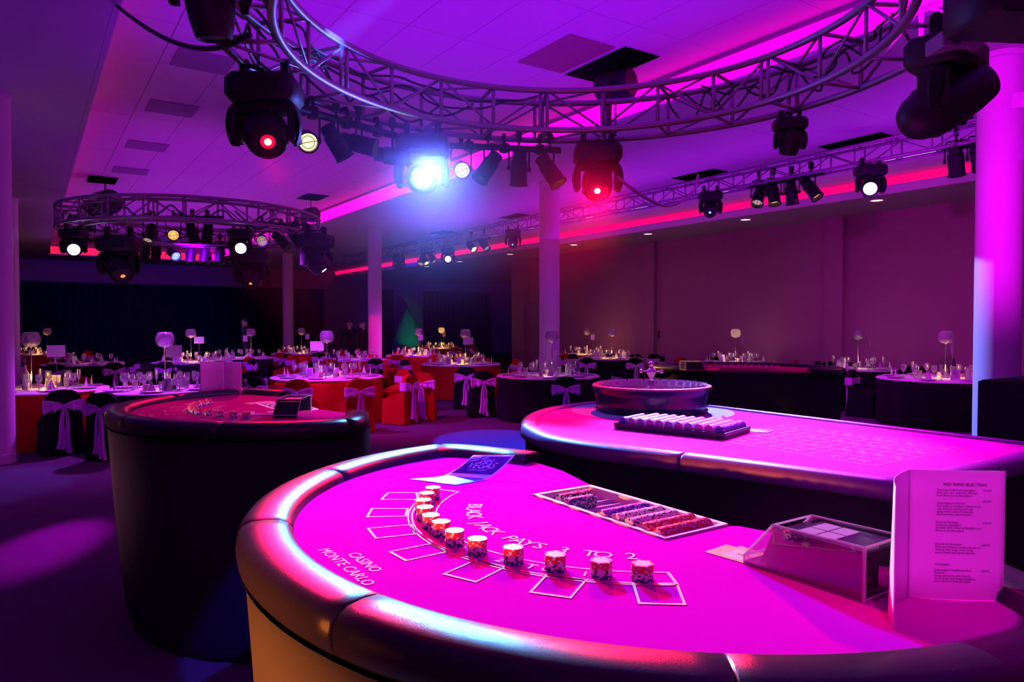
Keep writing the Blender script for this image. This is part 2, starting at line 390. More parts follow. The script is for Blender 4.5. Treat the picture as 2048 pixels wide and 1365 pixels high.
# linear lights
ordw = ['nearest', 'second', 'third', 'fourth', 'fifth', 'sixth', 'seventh', 'eighth', 'ninth', 'tenth', 'eleventh', 'twelfth', 'thirteenth', 'fourteenth']
for k, y in enumerate([1.8, 3.7, 5.55, 7.4, 9.3, 11.1, 13.0, 14.9, 16.75, 18.7, 20.9]):
    t = empty('linear_light', (10.87, y, H1), 0, 'slim white linear ceiling light, %s along the red cove' % ('just outside the view' if k < 2 else ordw[k-2]), 'ceiling light', 'linear lights beside the red cove')
    MB().box(-.075,-.44,-.012,.075,.44,0, b=.004).build('frame', M_plaster, t)
    MB().box(-.05,-.41,-.016,.05,.41,-.0121).build('diffuser', E_lin, t)
for k, y in enumerate([4.2, 7.0, 9.8, 12.65, 15.5, 18.65, 21.8, 24.3]):
    t = empty('downlight', (12.48, y, H0), 0, 'small round recessed downlight, %s along the low soffit' % ('hidden behind the column' if k == 0 else ordw[k-1]), 'ceiling light', 'downlights over the right wall')
    MB().lathe([(.14,0),(.14,-.012),(.105,-.014),(.10,-.004)], 20).build('trim_ring', M_plaster, t, smooth=True, ang=30)
    MB().lathe([(.0001,-.006),(.10,-.006)], 20, cap1=False).build('lamp', E_down, t)
# columns
def column(x, y, h, n, label, r=.18):
    c = empty('column', (x, y, 0), 0, None, None, None, 'structure')
    MB().lathe([(r,0),(r,h-.06)], 40).build('shaft', M_col, c, smooth=True, ang=40)
    MB().lathe([(r,h-.06),(r+.012,h-.05),(r+.012,h-.002)], 40).build('collar', M_col, c, smooth=True, ang=40)
    MB().lathe([(r+.01,0),(r+.01,.1),(r,.11)], 40).build('skirting', M_plaster, c, smooth=True, ang=40)
    c['label'] = label; return c
cn = column(7.52, 3.05, H1, 0, 'round magenta-lit column at the right edge of the picture', .19)
d = Vector((-7.52,-3.05,0)).normalized(); 
s = MB().box(-.05,-.03,-.07,.05,.03,.07, b=.008).build('sensor_box', M_col, cn, T(d.x*.17+.13*.55, d.y*.17-.13*.84, gp(2036,197,1.6).z*0+3.52) @ RZ(atan2(d.y,d.x)+pi/2))
column(7.64, 10.17, H1, 1, 'round violet-lit column in the middle of the hall')
column(7.64, 17.85, H1, 2, 'round column with red light on its lower half')
column(7.64, 25.5, H1, 3, 'far round column standing before the dark drape')
column(-.30, 9.6, H1, 4, 'round column at the left edge of the picture')
column(-.30, 17.3, H1, 5, 'round column behind the left-edge column')
# dark drapes against the back wall, in vertical panels
def drape(x0, x1, h, y, label, m=M_dark, name='wall_drape'):
    t = empty(name, ((x0+x1)/2, y, 0), 0, label, 'drape')
    n = max(1, round((x1-x0)/1.5)); w = (x1-x0)/n
    for i in range(n):
        def fn(u, v, i=i):
            x = x0-(x0+x1)/2+w*(i+u); return (x, -.03-.02*sin(u*2*pi*6), v*h)
        o = MB().grid(fn, 48, 1).build('panel', m, t, smooth=True)
    MB().box(x0-(x0+x1)/2, -.04, h, x1-(x0+x1)/2, 0, h+.04).build('rail', M_black, t)
    return t
yb = YB-.05
drape(-7, 11.53, 3.14, yb, 'wide black drape along the left of the back wall')
drape(16.7, 20.8, 3.18, yb, 'black drape on the back wall right of the green-lit cone')
drape(14.4, 15.1, 3.2, yb, 'narrow black drape beside the red-lit column')
# pointed fabric cone lit green
def conef():
    p = gp(814, 700, 1.0); yy = 31.6; t_ = yy/p.y; x = p.x*t_
    t = empty('fabric_cone', (x, yy, 0), 0, 'tall pointed green fabric cone standing before the back wall', 'stage decoration')
    MB().lathe([(.8,0.0),(.76,.7),(.42,1.65),(.06,2.35),(.001,2.40)], 20).build('cover', mat('teal_fabric', (.03,.35,.22), .8), t, smooth=True, ang=40)
    MB().lathe([(.02,2.38),(.035,2.42),(.001,2.46)], 10).build('tip', M_black, t)
    return x, yy
cx_, cy_ = conef()
spot((cx_-.5, cy_-3.2, .5), (cx_, cy_, 1.3), 34, (0.0,1,.45), 60, .5, .1)
# ================================================================ trusses
TR = .022
def ring_truss(cx, cy, zb, label, nb=24, r0=1.5, w=.30, h=.28, lit=None):
    t = empty('circular_truss', (cx, cy, zb), 0, label, 'truss')
    for r in (r0, r0+w):
        for z in (0, h):
            MB().tube([(r*cos(2*pi*i/96), r*sin(2*pi*i/96), z) for i in range(96)], TR, 8, True).build('chord', M_alu, t, smooth=True)
    a1 = 2*pi/nb
    post = {r: MB().rod((r,0,0),(r,0,h),.013,6).mesh('post', M_alu, True) for r in (r0, r0+w)}
    rung = MB().rod((r0,0,0),(r0+w,0,0),.013,6).mesh('rung', M_alu, True)
    diag = {(r,s): MB().rod((r,0,0 if s else h),(r*cos(a1),r*sin(a1),h if s else 0),.009,6).mesh('brace', M_alu, True) for r in (r0,r0+w) for s in (0,1)}
    dg2 = [MB().rod((r0,0,z),((r0+w)*cos(a1),(r0+w)*sin(a1),z),.009,6).mesh('brace', M_alu, True) for z in (0,h)]
    plate = MB().box(-.02, -.006, -.02, w+.02, .006, h+.02).mesh('joint_plate', M_alu)
    for i in range(nb):
        R = RZ(a1*i)
        for r in (r0, r0+w):
            link('post', post[r], t, R); link('brace', diag[(r,i%2)], t, R)
        for z in (0, h): link('rung', rung, t, T(0,0,z) @ R)
        for q, z in enumerate((0,h)):
            if i % 2: link('brace', dg2[q], t, R)
        if i % 4 == 0:   # coupled section joints: doubled posts
            for r in (r0, r0+w): link('post', post[r], t, RZ(a1*i+.05/r0))
    return t
ring_truss(2.36, 2.87, 2.90, 'near circular aluminium truss hung with lamps over the casino tables')
ring_truss(2.13, 11.7, 2.86, 'far circular aluminium truss crowded with dark lamps')
def line_truss(x, y0, y1, z, label):
    t = empty('straight_truss', (x, y0, z), 0, label, 'truss'); L = y1-y0; w = .25
    for dx, dz in ((0,0),(w,0),(0,.25),(w,.25)): MB().rod((dx,0,dz),(dx,L,dz),TR,8).build('chord', M_alu, t, smooth=True)
    p = MB().rod((0,0,0),(0,0,.25),.011,6).mesh('post', M_alu, True); r = MB().rod((0,0,0),(w,0,0),.011,6).mesh('rung', M_alu, True)
    b = [MB().rod((0,0,0),(0,.5,.25),.009,6).mesh('brace', M_alu, True), MB().rod((0,0,.25),(0,.5,0),.009,6).mesh('brace', M_alu, True)]
    for i in range(int(L/.5)):
        for dx in (0,w): link('post', p, t, T(dx,i*.5,0)); link('brace', b[i%2], t, T(dx,i*.5,0))
        link('rung', r, t, T(0,i*.5,0)); link('rung', r, t, T(0,i*.5,.25))
line_truss(9.25, .5, 24.5, 3.66, 'long straight truss under the ceiling in front of the red cove')
# ================================================================ lamps
def clampmb(mb, x, z0=0.0):
    mb.box(x-.02, -.03, z0-.03, x+.02, .03, z0+.035, b=.006); mb.lathe([(.028,-.02),(.028,.02)], 10, T(x,0,z0+.035) @ RY(pi/2))
    return mb
RINGS = ((2.36, 2.87, 2.90), (2.13, 11.7, 2.86))
def bracket(p, t, off):
    """steel arm from point p (world) to the nearest chord of a ring, as a part of t whose origin is off"""
    cx, cy, zb = min(RINGS, key=lambda c: (c[0]-p[0])**2+(c[1]-p[1])**2)
    d = Vector((p[0]-cx, p[1]-cy, 0)); r = 1.5 if abs(d.length-1.5) < abs(d.length-1.8) else 1.8
    q = Vector((cx, cy, zb))+d.normalized()*r
    s = t.scale[0]
    MB().rod((Vector(p)-off)/s, (q-off)/s, .012/s, 8).build('bracket_arm', M_black, t)
PAR = {}
def par_protos(s):
    if s in PAR: return PAR[s]
    can = MB().lathe([(.0001,-.16),(.05,-.155),(.062,-.12),(.062,-.08),(.075,-.07),(.078,.14),(.086,.142),(.086,.152),(.072,.152),(.070,.10)], 24, cap0=False, cap1=False)
    can = can.mesh('can', M_black, True, 35)
    rib = MB()
    for z in (-.15,-.135,-.12,-.105): rib.lathe([(.066,z),(.066,z+.004)], 20)
    rib = rib.mesh('cooling_fins', M_black)
    lens = MB().lathe([(.0001,.115),(.03,.112),(.071,.10)], 24, cap1=False).mesh('lens', M_ink, True)
    wire = MB()
    wire.tube([(.07*cos(a)*.0+.05*sin(a), .05*cos(a), .125) for a in [2*pi*i/16 for i in range(16)]], .003, 4, True)
    wire.rod((-.07,0,.13),(.07,0,.13),.003,4); 
    wire = wire.mesh('wire_guard', M_black)
    yk = MB().tube([(-.10,0,0),(-.10,0,.17),(-.08,0,.2),(.08,0,.2),(.10,0,.17),(.10,0,0)], .009, 6)
    yk.lathe([(.02,-.012),(.02,.012)], 8, T(-.1,0,0) @ RY(pi/2)); yk.lathe([(.02,-.012),(.02,.012)], 8, T(.1,0,0) @ RY(pi/2))
    yk.rod((0,0,.2),(0,0,.26),.012,8); clampmb(yk, 0, .28)
    yk = yk.mesh('yoke', M_black, True, 35)
    PAR[s] = (can, rib, lens, wire, yk); return PAR[s]
def par_can(loc, look, lens_m, label, s=1.0, group=None, emitter=True):
    """loc = pivot of the can; look = point or direction the mouth faces"""
    can, rib, lens, wire, yk = par_protos(1)
    look = Vector(look); hz = atan2(look.y, look.x)
    t = empty('par_lamp', loc, 0, label, 'stage light', group); t.scale = (s,s,s)
    R = AL(look)
    cn_ = link('can', can, t, R); link('cooling_fins', rib, cn_); link('wire_guard', wire, cn_)
    l = lens.copy(); l.materials[0] = lens_m; link('lens', l, cn_)
    link('yoke', yk, t, RZ(hz+pi/2)); return t
MHP = {}
def moving_head(loc, look, lens_m, label, s=1.0, group=None, yaw=None, halo=None, lens_r=.075, spotty=False, glow=None):
    """loc = underside of the truss it hangs from; big fixture about 0.34 m wide"""
    if 'b' not in MHP:
        b = MB().box(-.18,-.13,-.20,.18,.13,-.06, b=.03); b.box(-.12,-.135,-.17,.12,-.129,-.10)
        MHP['b'] = b.mesh('base', M_plastic, True, 40)
        c = MB(); clampmb(c,-.11,-.02); clampmb(c,.11,-.02); c.box(-.15,-.02,-.06,.15,.02,-.04); MHP['c'] = c.mesh('clamp', M_black)
        y = MB().box(-.17,-.05,-.25,.17,.05,-.205, b=.01)
        for q in (-1,1):
            y.grid(lambda u,v,q=q: (q*(.145+.022*sin(v*pi)+(.0 if u<.25 or u>.75 else .03)), (-.06 if .25<=u<.5 or u>=1 or u<.0 else .06) if False else (.06-.03*v)*cos(2*pi*u), -.23-.19*v), 12, 6)
            y.prism([(-.02,-.06),(.02,-.06),(.02,.06),(-.02,.06)], 0, .17, T(q*.155,0,-.40))
        MHP['y'] = y.mesh('yoke', M_plastic, True, 40)
        h = MB().lathe([(.0001,-.17),(.06,-.165),(.095,-.13),(.115,-.06),(.12,.03),(.11,.10),(.095,.135),(.085,.14),(.08,.125)], 24, cap0=False, cap1=False)
        h.lathe([(.02,-.14),(.02,.14)], 10, RY(pi/2)); MHP['h'] = h.mesh('head', M_plastic, True, 40)
        h = MB().lathe([(.0001,-.225),(.04,-.22),(.075,-.20),(.102,-.16),(.118,-.10),(.122,-.02),(.105,.12),(.085,.20),(.08,.21),(.07,.20)], 24, cap0=False, cap1=False)
        for z in (-.10,-.075,-.05): h.lathe([(.124,z),(.124,z+.01)], 20)
        h.lathe([(.02,-.14),(.02,.14)], 10, RY(pi/2)); MHP['hs'] = h.mesh('head', M_plastic, True, 40)
        MHP['l'] = MB().lathe([(.0001,.0),(.04,-.004),(1.0,-.02)] if 0 else [(.0001,0),(1,-.004)], 24, cap0=False, cap1=False).mesh('lens', M_ink, True)
    look = Vector(look); yaw = atan2(look.y, look.x)-pi/2 if yaw is None else yaw
    t = empty('moving_head_lamp', loc, 0, label, 'stage light', group); t.scale = (s,s,s)
    if loc[0] < 7: bracket((loc[0],loc[1],loc[2]-.02), t, Vector(loc))
    Y = RZ(yaw)
    link('base', MHP['b'], t, Y); link('yoke', MHP['y'], t, Y); link('clamp', MHP['c'], t, Y)
    H = T(0,0,-.345) @ AL(look)
    hd_ = link('head', MHP['hs' if spotty else 'h'], t, H)
    zf = .205 if spotty else .135
    l = MHP['l'].copy(); l.materials[0] = M_black if lens_m is None else (halo or lens_m)
    link('lens', l, hd_, T(0,0,zf-.003) @ Matrix.Diagonal((.083,.083,1,1)))
    if glow is not None:
        l3 = MHP['l'].copy(); l3.materials[0] = glow; link('glow_disc', l3, hd_, T(0,0,zf+.001) @ Matrix.Diagonal((lens_r*2.1,lens_r*2.1,1,1)))  # emissive disc painting the glow around the lamp, not a real ring
    if halo is not None or lens_r < .07:
        l2 = MHP['l'].copy(); l2.materials[0] = lens_m
        link('lamp', l2, hd_, T(0,0,zf+.004) @ Matrix.Diagonal((lens_r,lens_r,1,1)))
    return t
CAMV = Vector((0,0,CH))
def tocam(p, dx=0, dy=0, dz=0): return (CAMV-Vector(p)).normalized()+Vector((dx,dy,dz))
ZT = 2.88
def onring(x, y, d): p = dp(x, y, d); return (p.x, p.y, ZT)
# near ring
p = onring(530, 140, 3.85); moving_head(p, tocam(p,.1,0,-.35), E_red, 'black moving head with a red light, left side of the near ring', 1.0, None, -TH, M_ink, .018, False, E_redh)
p = onring(845, 246, 5.05); moving_head(p, (CAMV-Vector((p[0],p[1],2.6))).normalized(), E_blue, 'brilliant blue-white moving head glaring at the camera from the near ring', 1.0, None, -TH, E_halo, .066)
p = onring(1195, 262, 5.3); moving_head(p, tocam(p,0.0,0,-.55), E_red, 'black moving head with a starry red light, far side of the near ring', .95, None, -TH, M_ink, .022, False, E_redh)
p = onring(1580, 235, 4.7); moving_head(p, (0.15,.3,-1), M_ink, 'small black moving head pointing down, right side of the near ring', .55, None, -TH, M_ink, .05)
p = onring(1893, 75, 3.35); moving_head(p, Vector((.80,-.62,.55)), M_ink, 'large dark moving head slanting down before the right-edge column', 1.0, None, -TH+.7, None, .08, True)
p = dp(418, -75, 3.1); moving_head((p.x,p.y,3.24), Vector((.12,.1,-1)), M_ink, 'dark moving head cut off by the top edge at upper left', .9, None, -TH+.3, None, .08, True)
# bars with par cans, named left to right
def bar(a, b, label, drops=2, ztop=2.90):
    a = Vector(a); b = Vector(b)
    t = empty('lamp_bar', a, 0, label, 'lamp bar')
    MB().rod((0,0,0), b-a, .024, 10).build('tube', M_black, t, smooth=True, ang=40)
    for k in range(drops):
        q = (b-a)*((k+.6)/(drops+.2)); m = MB(); m.rod(q, Vector((q.x, q.y, max(.08, ztop-a.z))), .012, 8); m.box(q.x-.03,q.y-.03,q.z-.035,q.x+.03,q.y+.03,q.z+.035,b=.008); 
        if ztop > 3: m.box(q.x-.16, q.y-.012, ztop-a.z-.03, q.x+.16, q.y+.012, ztop-a.z-.01)
        m.build('hanger', M_black, t)
        if ztop < 3: bracket(a+Vector((q.x, q.y, max(.08, ztop-a.z))), t, a)
    return t
b1a, b1b = dp(582, 214, 4.30), dp(790, 272, 5.0)
bar(b1a, b1b, 'short black lamp bar left of the brilliant blue lamp', 3)
b2a, b2b = dp(895, 291, 5.35), dp(1122, 301, 5.35)
bar(b2a, b2b, 'short black lamp bar right of the brilliant blue lamp', 3)
def hung(x, y, d, zbar, look, m, label, s=.8, group=None):
    p = dp(x, y, d); return par_can((p.x,p.y,p.z), look, m, label, s, group)
hung(614, 280, 4.45, 0, tocam(dp(614,280,4.45),.1,.1,-.1), E_par, 'par lamp with a glowing cream face, leftmost on the near ring bar', .76)
hung(672, 285, 4.6, 0, (.55,-.1,-.9), E_dim, 'dark blue-lit par lamp tipped down beside the cream-faced lamp', .76)
hung(718, 288, 4.75, 0, (.75,-.55,-.25), E_par, 'par lamp seen from the side left of the brilliant blue lamp', .76)
hung(785, 312, 4.9, 0, (.9,-.45,-.1), E_dim, 'par lamp half lost in the glare of the brilliant blue lamp', .76)
hung(922, 338, 5.35, 0, tocam(dp(922,338,5.35),.1,0,-.1), E_par, 'par lamp with a white face right of the brilliant blue lamp', .76)
hung(976, 335, 5.35, 0, (-.55,.1,-.8), E_dim, 'blue-lit par lamp slanting left on the right-hand bar', .8)
hung(1038, 338, 5.35, 0, (.02,.1,-1), E_dim, 'blue-lit par lamp pointing straight down on the right-hand bar', .82)
hung(1100, 342, 5.35, 0, (.28,-.42,-.75), E_amb, 'par lamp with an amber face at the right end of its bar', .82)
# dark flight case-like fixture at top right
p = dp(2035, -8, 2.6)
t = empty('rigging_box', (p.x,p.y,p.z), -TH+.1, 'large black box fixture cut off at the top right corner', 'stage light')
MB().box(-.20,-.14,-.115,.24,.14,.12, b=.02).build('housing', M_plastic, t, smooth=True, ang=40)
MB().box(-.16,-.15,-.06,.2,-.139,.08, b=.0).build('front_panel', M_black, t)
m = MB(); clampmb(m,-.1,.15); clampmb(m,.1,.15); m.build('clamp', M_black, t)
p = dp(1905, 88, 3.2)
t = empty('control_unit', (p.x,p.y,p.z), -TH, 'grey metal control box above the large dark moving head', 'electrical box')
MB().box(-.09,-.08,-.04,.09,.08,.03, b=.006).build('housing', mat('grey_box', (.30,.26,.32), .5), t)
MB().box(-.05,-.085,-.025,-.015,-.079,.008).build('display', M_black, t)
# wires looping on the ring
def cable(pts, r, label, name='cable', n=6, group=None, m=M_cable):
    # smooth the polyline with Catmull-Rom
    P = [Vector(q) for q in pts]; out = []
    for i in range(len(P)-1):
        p0, p1, p2, p3 = P[max(i-1,0)], P[i], P[i+1], P[min(i+2,len(P)-1)]
        for k in range(8):
            t_ = k/8; out.append(0.5*((2*p1)+(-p0+p2)*t_+(2*p0-5*p1+4*p2-p3)*t_*t_+(-p0+3*p1-3*p2+p3)*t_**3))
    out.append(P[-1])
    o = MB().tube(out, r, n).build(name, m, None, smooth=True); tag(o, label, 'cable', group); return o
cable([gp(234,12,H1-.015), dp(262,34,5.2), dp(300,60,4.7), dp(345,83,4.2), dp(400,97,3.7), dp(450,92,3.35), dp(500,70,3.2)], .014, 'thick black cable sagging from the left soffit to the near ring')
def ring_cable(cx, cy, r, z, a0, a1, amp, label, rr=.008, k=3, group=None):
    pts = []
    n = 26
    for i in range(n+1):
        a = a0+(a1-a0)*i/n; zz = z-amp*abs(sin(i/n*pi*k)); rad = r+.03*sin(i*1.7)
        pts.append((cx+rad*cos(a), cy+rad*sin(a), zz))
    return cable(pts, rr, label, 'cable', 5, group)
for j in range(4):
    ring_cable(2.36, 2.87, 1.60+.05*j, 3.17-.03*j, radians(62+8*j), radians(168+10*j), .07+.03*j, 'black cable looped through the left of the near ring truss', .008, 3+j, 'cables in the left of the near ring')
for j in range(3):
    ring_cable(2.36, 2.87, 1.60+.06*j, 3.15, radians(-35+6*j), radians(20+5*j), .10+.05*j, 'black cable looped through the right of the near ring truss', .007, 3+j, 'cables in the right of the near ring')
for j in range(5):
    ring_cable(2.13, 11.7, 1.58+.05*j, 3.12-.03*j, radians(15+65*j), radians(95+65*j), .08+.03*j, 'black cable looped through the far ring truss', .012, 4, 'cables in the far ring')
cable([dp(1235,355,5.2), dp(1290,395,5.5), dp(1340,412,6.0), dp(1385,385,6.6), dp(1396,350,7.2)], .012, 'pale cable hanging in a loop right of the red starry lamp', m=mat('pale_cable', (.5,.4,.55), .6))
# chain hoists below the ceiling openings
def hoist(x, y, z, s, label, drop=.9, bag=True):
    t = empty('chain_hoist', (x,y,z), .3, label, 'hoist'); t.scale = (s,s,s)
    MB().lathe([(.14,-.2),(.17,-.17),(.17,.17),(.14,.2)], 18, T(0,0,-.12) @ RX(pi/2)).build('motor_drum', M_plastic, t, smooth=True, ang=40)
    MB().box(-.13,-.10,-.22,.05,.10,0, b=.02).build('gearbox', M_black, t)
    MB().rod((0,0,0),(0,0,.35),.012,6).build('hanging_chain', M_black, t)
    if bag:
        MB().grid(lambda u,v: ((.085-.02*v)*cos(2*pi*u)-.20, (.07-.02*v)*sin(2*pi*u), -.12-.55*v), 14, 5, close_u=True).build('chain_bag', M_black, t, smooth=True)
    m = MB()
    for q in range(int(drop/.06)):
        m.box(-.012 if q%2 else -.004, -.004 if q%2 else -.012, -.34-.06*q, .012 if q%2 else .004, .004 if q%2 else .012, -.29-.06*q)
    m.box(-.03,-.03,-.42-drop,.03,.03,-.34-drop, b=.01)
    m.build('load_chain', M_black, t); return t
hoist(5.37, 5.95, H2-.12, 1.0, 'black chain hoist with drum and bag under the large dark ceiling opening', .55)
hoist(1.30, 16.2, H2-.30, 1.4, 'dark chain hoist over the left of the far ring', .3)
hoist(5.25, 15.8, H2-.30, .9, 'dark chain hoist over the right of the far ring', .3)
# far ring lamps
def fr(x, y, d): return dp(x, y, d)
def snap(q):
    z = 3.66 if q.x > 7 else 2.86
    k = (z-1.5)/(q.z-1.5); k = min(1.08, max(.93, k)); return (q.x*k, q.y*k, z)
FG = 'dark lamps under the back of the far ring'
q = fr(147,452,10.6); moving_head(snap(q), tocam(q,0,0,-.1), E_bw, 'blue-white round lamp at the left end of the far ring', .9, None, -TH, E_bw, .082)
q = fr(238,462,10.0); moving_head(snap(q), tocam(q,.3,0,-.9), E_redd, 'large dark moving head with a red dot under the far ring, left of centre', 1.5, None, -TH, M_ink, .02)
q = fr(481,452,10.3); moving_head(snap(q), tocam(q,0,0,-.1), E_bw, 'blue-white round lamp in the middle of the far ring', .85, None, -TH, E_bw, .082)
q = fr(505,490,12.3); moving_head(snap(q), tocam(q,-.3,0,-1.1), E_redd, 'dark moving head with a red dot at the back right of the far ring', 1.5, None, -TH, M_ink, .016)
q = fr(632,455,11.0); moving_head(snap(q), (.5,-.3,-.7), E_pinkl, 'dark moving head with a pink lens at the right end of the far ring', 1.3, None, -TH+1, M_ink, .03)
FP = [(300,468,10,(-.3,-.5,-.8),E_dim,'par lamp with a dull face left of the amber lamp on the far ring'),
      (347,468,10,tocam((2,12,3),0,0,-.15),E_amb,'par lamp with a glowing amber face on the far ring'),
      (385,465,10,(.3,.2,-1),E_dim,'dark par lamp right of the amber lamp on the far ring'),
      (415,467,10,(-.12,.1,-1),E_dim,'dark par lamp pointing down beside the middle blue-white lamp'),
      (524,480,10.2,tocam((3,11,3),0,0,-.1),E_dim,'par lamp with a pinkish face right of the middle blue-white lamp'),
      (562,482,10.6,(.5,-.4,-.6),E_dim,'par lamp tipped right near the right end of the far ring'),
      (592,478,10.8,(.6,-.1,-.9),E_dim,'dark par lamp in the cluster at the right end of the far ring'),
      (612,486,11.2,(.6,-.5,-.3),E_pinkl,'par lamp with a pink glint at the right end of the far ring')]
for x,y,d_,lk,m_,lb in FP: hung(x,y,d_,0,lk,m_,lb,.95)
bar(fr(278,435,10.0), fr(445,435,10.0), 'black lamp bar across the front of the far ring', 3)
bar(fr(512,446,10.25), fr(612,450,10.9), 'black lamp bar at the right of the far ring', 2)
for i,x in enumerate((290,312,382,410,440,470)):
    hung(x, 508, 12.6, 0, (-.15,-.1,-1), M_ink, 'dark par lamp in the low row behind the far ring', 1.05, FG)
hung(347, 508, 12.6, 0, tocam((2,13,3),.3,0,-.3), E_cyl, 'par lamp with a pale blue face in the low row behind the far ring', 1.05)
bar(fr(275,486,12.6), fr(490,488,12.6), 'black lamp bar behind the far ring', 3)
# lamps on the straight truss
XT = 9.37
def atx(x, y): # point on the truss plane X = XT seen at pixel
    r_ = _ray(x, y); return Vector((0,0,CH))+r_*(XT/r_.x)
q = atx(1741, 322); moving_head(snap(q), tocam(q,0,0,-.12), E_pinkl, 'moving head with a bright pink-white lens under the straight truss', 1.0, None, -TH, E_pinkl, .08)
q = atx(1421, 377); moving_head(snap(q), tocam(q,-.1,0,-.5), E_cyl, 'dark moving head with a small cyan dot under the straight truss', .95, None, -TH, M_ink, .02)
q = atx(1026, 455); moving_head(snap(q), tocam(q,-.1,0,-.5), E_cyl, 'dark moving head before the violet column under the straight truss', .95, None, -TH, M_ink, .02)
q = atx(896, 492); moving_head(snap(q), tocam(q,0,0,-.12), E_pinkl, 'moving head with a white lens far along the straight truss', 1.0, None, -TH, E_pinkl, .075)
q = atx(798, 509); moving_head(snap(q), (0,.2,-1), M_ink, 'farthest dark moving head under the straight truss', 1.0, None, -TH, None, .05)
bar(atx(1497,376)+Vector((0,0,0)), atx(1650,346), 'black lamp bar with four cans under the straight truss', 2, 3.68)
SP = [(1518,392,(-.5,-.2,-.7),E_dim,'par lamp slanting left, first of four on the straight truss bar'),
      (1547,388,(-.15,-.25,-.9),E_amb,'par lamp with an amber mouth, second of four on its bar'),
      (1583,386,(.25,.05,-1),E_dim,'par lamp pointing down, third of four on its bar'),
      (1622,378,(.05,-.55,-.75),E_amb,'par lamp with a glowing yellow mouth, last of four on its bar')]
for x,y,lk,m_,lb in SP: q = atx(x,y); par_can(q, lk, m_, lb, 1.15)
bar(atx(1882,298), atx(1965,286), 'black lamp bar beside the right-edge column', 1, 3.68)
q = atx(1912,322); par_can(q, (.35,.1,-.8), E_dim, 'par lamp with open barn doors beside the right-edge column', 1.2)
q = atx(1958,312); par_can(q, (.5,.1,-.6), E_dim, 'dark par lamp half hidden by the right-edge column', 1.2)
for x,y,m_,lk,lb in ((843,522,E_dim,(-.4,-.5,-.6),'small far par lamp slanting left past the violet column'),
                  (850,520,E_par,(0,-.6,-.6),'small far par lamp with a warm face'),
                  (864,516,E_dim,(.1,-.5,-.6),'small far par lamp beside the warm-faced one'),
                  (943,494,E_par,(0,-.8,-.5),'par lamp with a whitish face, left of a far pair'),
                  (968,490,E_dim,(.1,-.7,-.6),'par lamp with a dim face, right of a far pair')):
    par_can(atx(x,y), lk, m_, lb, 1.15)
bar(atx(838,508), atx(872,502), 'far short black lamp bar', 1, 3.68); bar(atx(935,485), atx(980,476), 'short black lamp bar over the far pair of cans', 1, 3.68)
HAZE_D, HAZE_R, HAZE_W = 0.26, 1.5, 60
# haze ball added for the blue lamp's glow, violet tint put into its colour
hz = bpy.data.materials.new('haze'); hz.use_nodes = True; nt = hz.node_tree; nt.nodes.remove(nt.nodes['Principled BSDF'])
vs_ = nt.nodes.new('ShaderNodeVolumeScatter'); vs_.inputs['Color'].default_value = (.95,.45,1,1); vs_.inputs['Anisotropy'].default_value = 0.0
tc = nt.nodes.new('ShaderNodeTexCoord'); gr = nt.nodes.new('ShaderNodeTexGradient'); gr.gradient_type = 'SPHERICAL'
mu = nt.nodes.new('ShaderNodeMath'); mu.operation = 'MULTIPLY'; mu.inputs[1].default_value = HAZE_D
nt.links.new(tc.outputs['Object'], gr.inputs['Vector']); nt.links.new(gr.outputs['Fac'], mu.inputs[0]); nt.links.new(mu.outputs[0], vs_.inputs['Density'])
nt.links.new(vs_.outputs[0], nt.nodes['Material Output'].inputs['Volume'])
hp = dp(845, 330, 4.85)
ho = MB().sphere((0,0,0), 1.0, 24, 16).build('haze', hz); ho.location = hp; ho.scale = (HAZE_R,HAZE_R,HAZE_R)
tag(ho, 'blue-lit haze around the brilliant lamp of the near ring', 'haze', None, 'stuff')
ho.visible_shadow = True
lp = dp(845, 328, 4.72)
spot(lp, (0, 0, 1.5), 170, (0.11, 0.08, 1.0), HAZE_W, 0.3, .12)
# ================================================================ casino tables
FZ = 1.05      # felt level
AX, AY = .87, .915
def seg_path(a0, a1, n=14): return [(AX*cos(a0+(a1-a0)*i/n), AY*sin(a0+(a1-a0)*i/n)) for i in range(n+1)]
def sweep(mb, pts, w=.118, zt=.034, zb=-.052, n=16):
    """padded rail: rounded section swept along pts (plan)"""
    P = [Vector((x,y,0)) for x,y in pts]; m = len(P); vs = []; fs = []
    for i in range(m):
        t = (P[min(i+1,m-1)]-P[max(i-1,0)]).normalized(); nrm = Vector((t.y,-t.x,0))
        for k in range(n):
            a = 2*pi*k/n; c, s = cos(a), sin(a)
            ex = abs(c)**.75*(1 if c>0 else -1)*w/2; ez = abs(s)**.75*(1 if s>0 else -1)
            z = ez*(zt-zb)/2+(zt+zb)/2
            sh = 1.0
            if i == 0 or i == m-1: sh = .93
            vs.append(P[i]+nrm*ex*sh+Vector((0,0,(z-(zt+zb)/2)*sh+(zt+zb)/2)))
    for i in range(m-1):
        for k in range(n): fs.append((i*n+k, i*n+(k+1)%n, (i+1)*n+(k+1)%n, (i+1)*n+k))
    fs += [tuple(range(n-1,-1,-1)), tuple((m-1)*n+k for k in range(n))]
    return mb.add(vs, fs)
def inset(pts, e=.004):   # add short end rings so the ends look rolled in
    P = [Vector((*p,0)) for p in pts]
    a = P[0]+(P[1]-P[0]).normalized()*e; b = P[-1]+(P[-2]-P[-1]).normalized()*e
    return [pts[0],(a.x,a.y)]+list(pts[1:-1])+[(b.x,b.y),pts[-1]]
def outline(k=1.0, ins=0.0):
    pts = [((AX+.055-ins)*cos(radians(95+170*i/40)), (AY+.055-ins)*sin(radians(95+170*i/40))) for i in range(41)]
    pts += [(.17,-.66),(.12,-.45),(.07,-.27),(.07,.27),(.10,.45),(.13,.62)]
    return [(x*k,y*k) for x,y in pts]
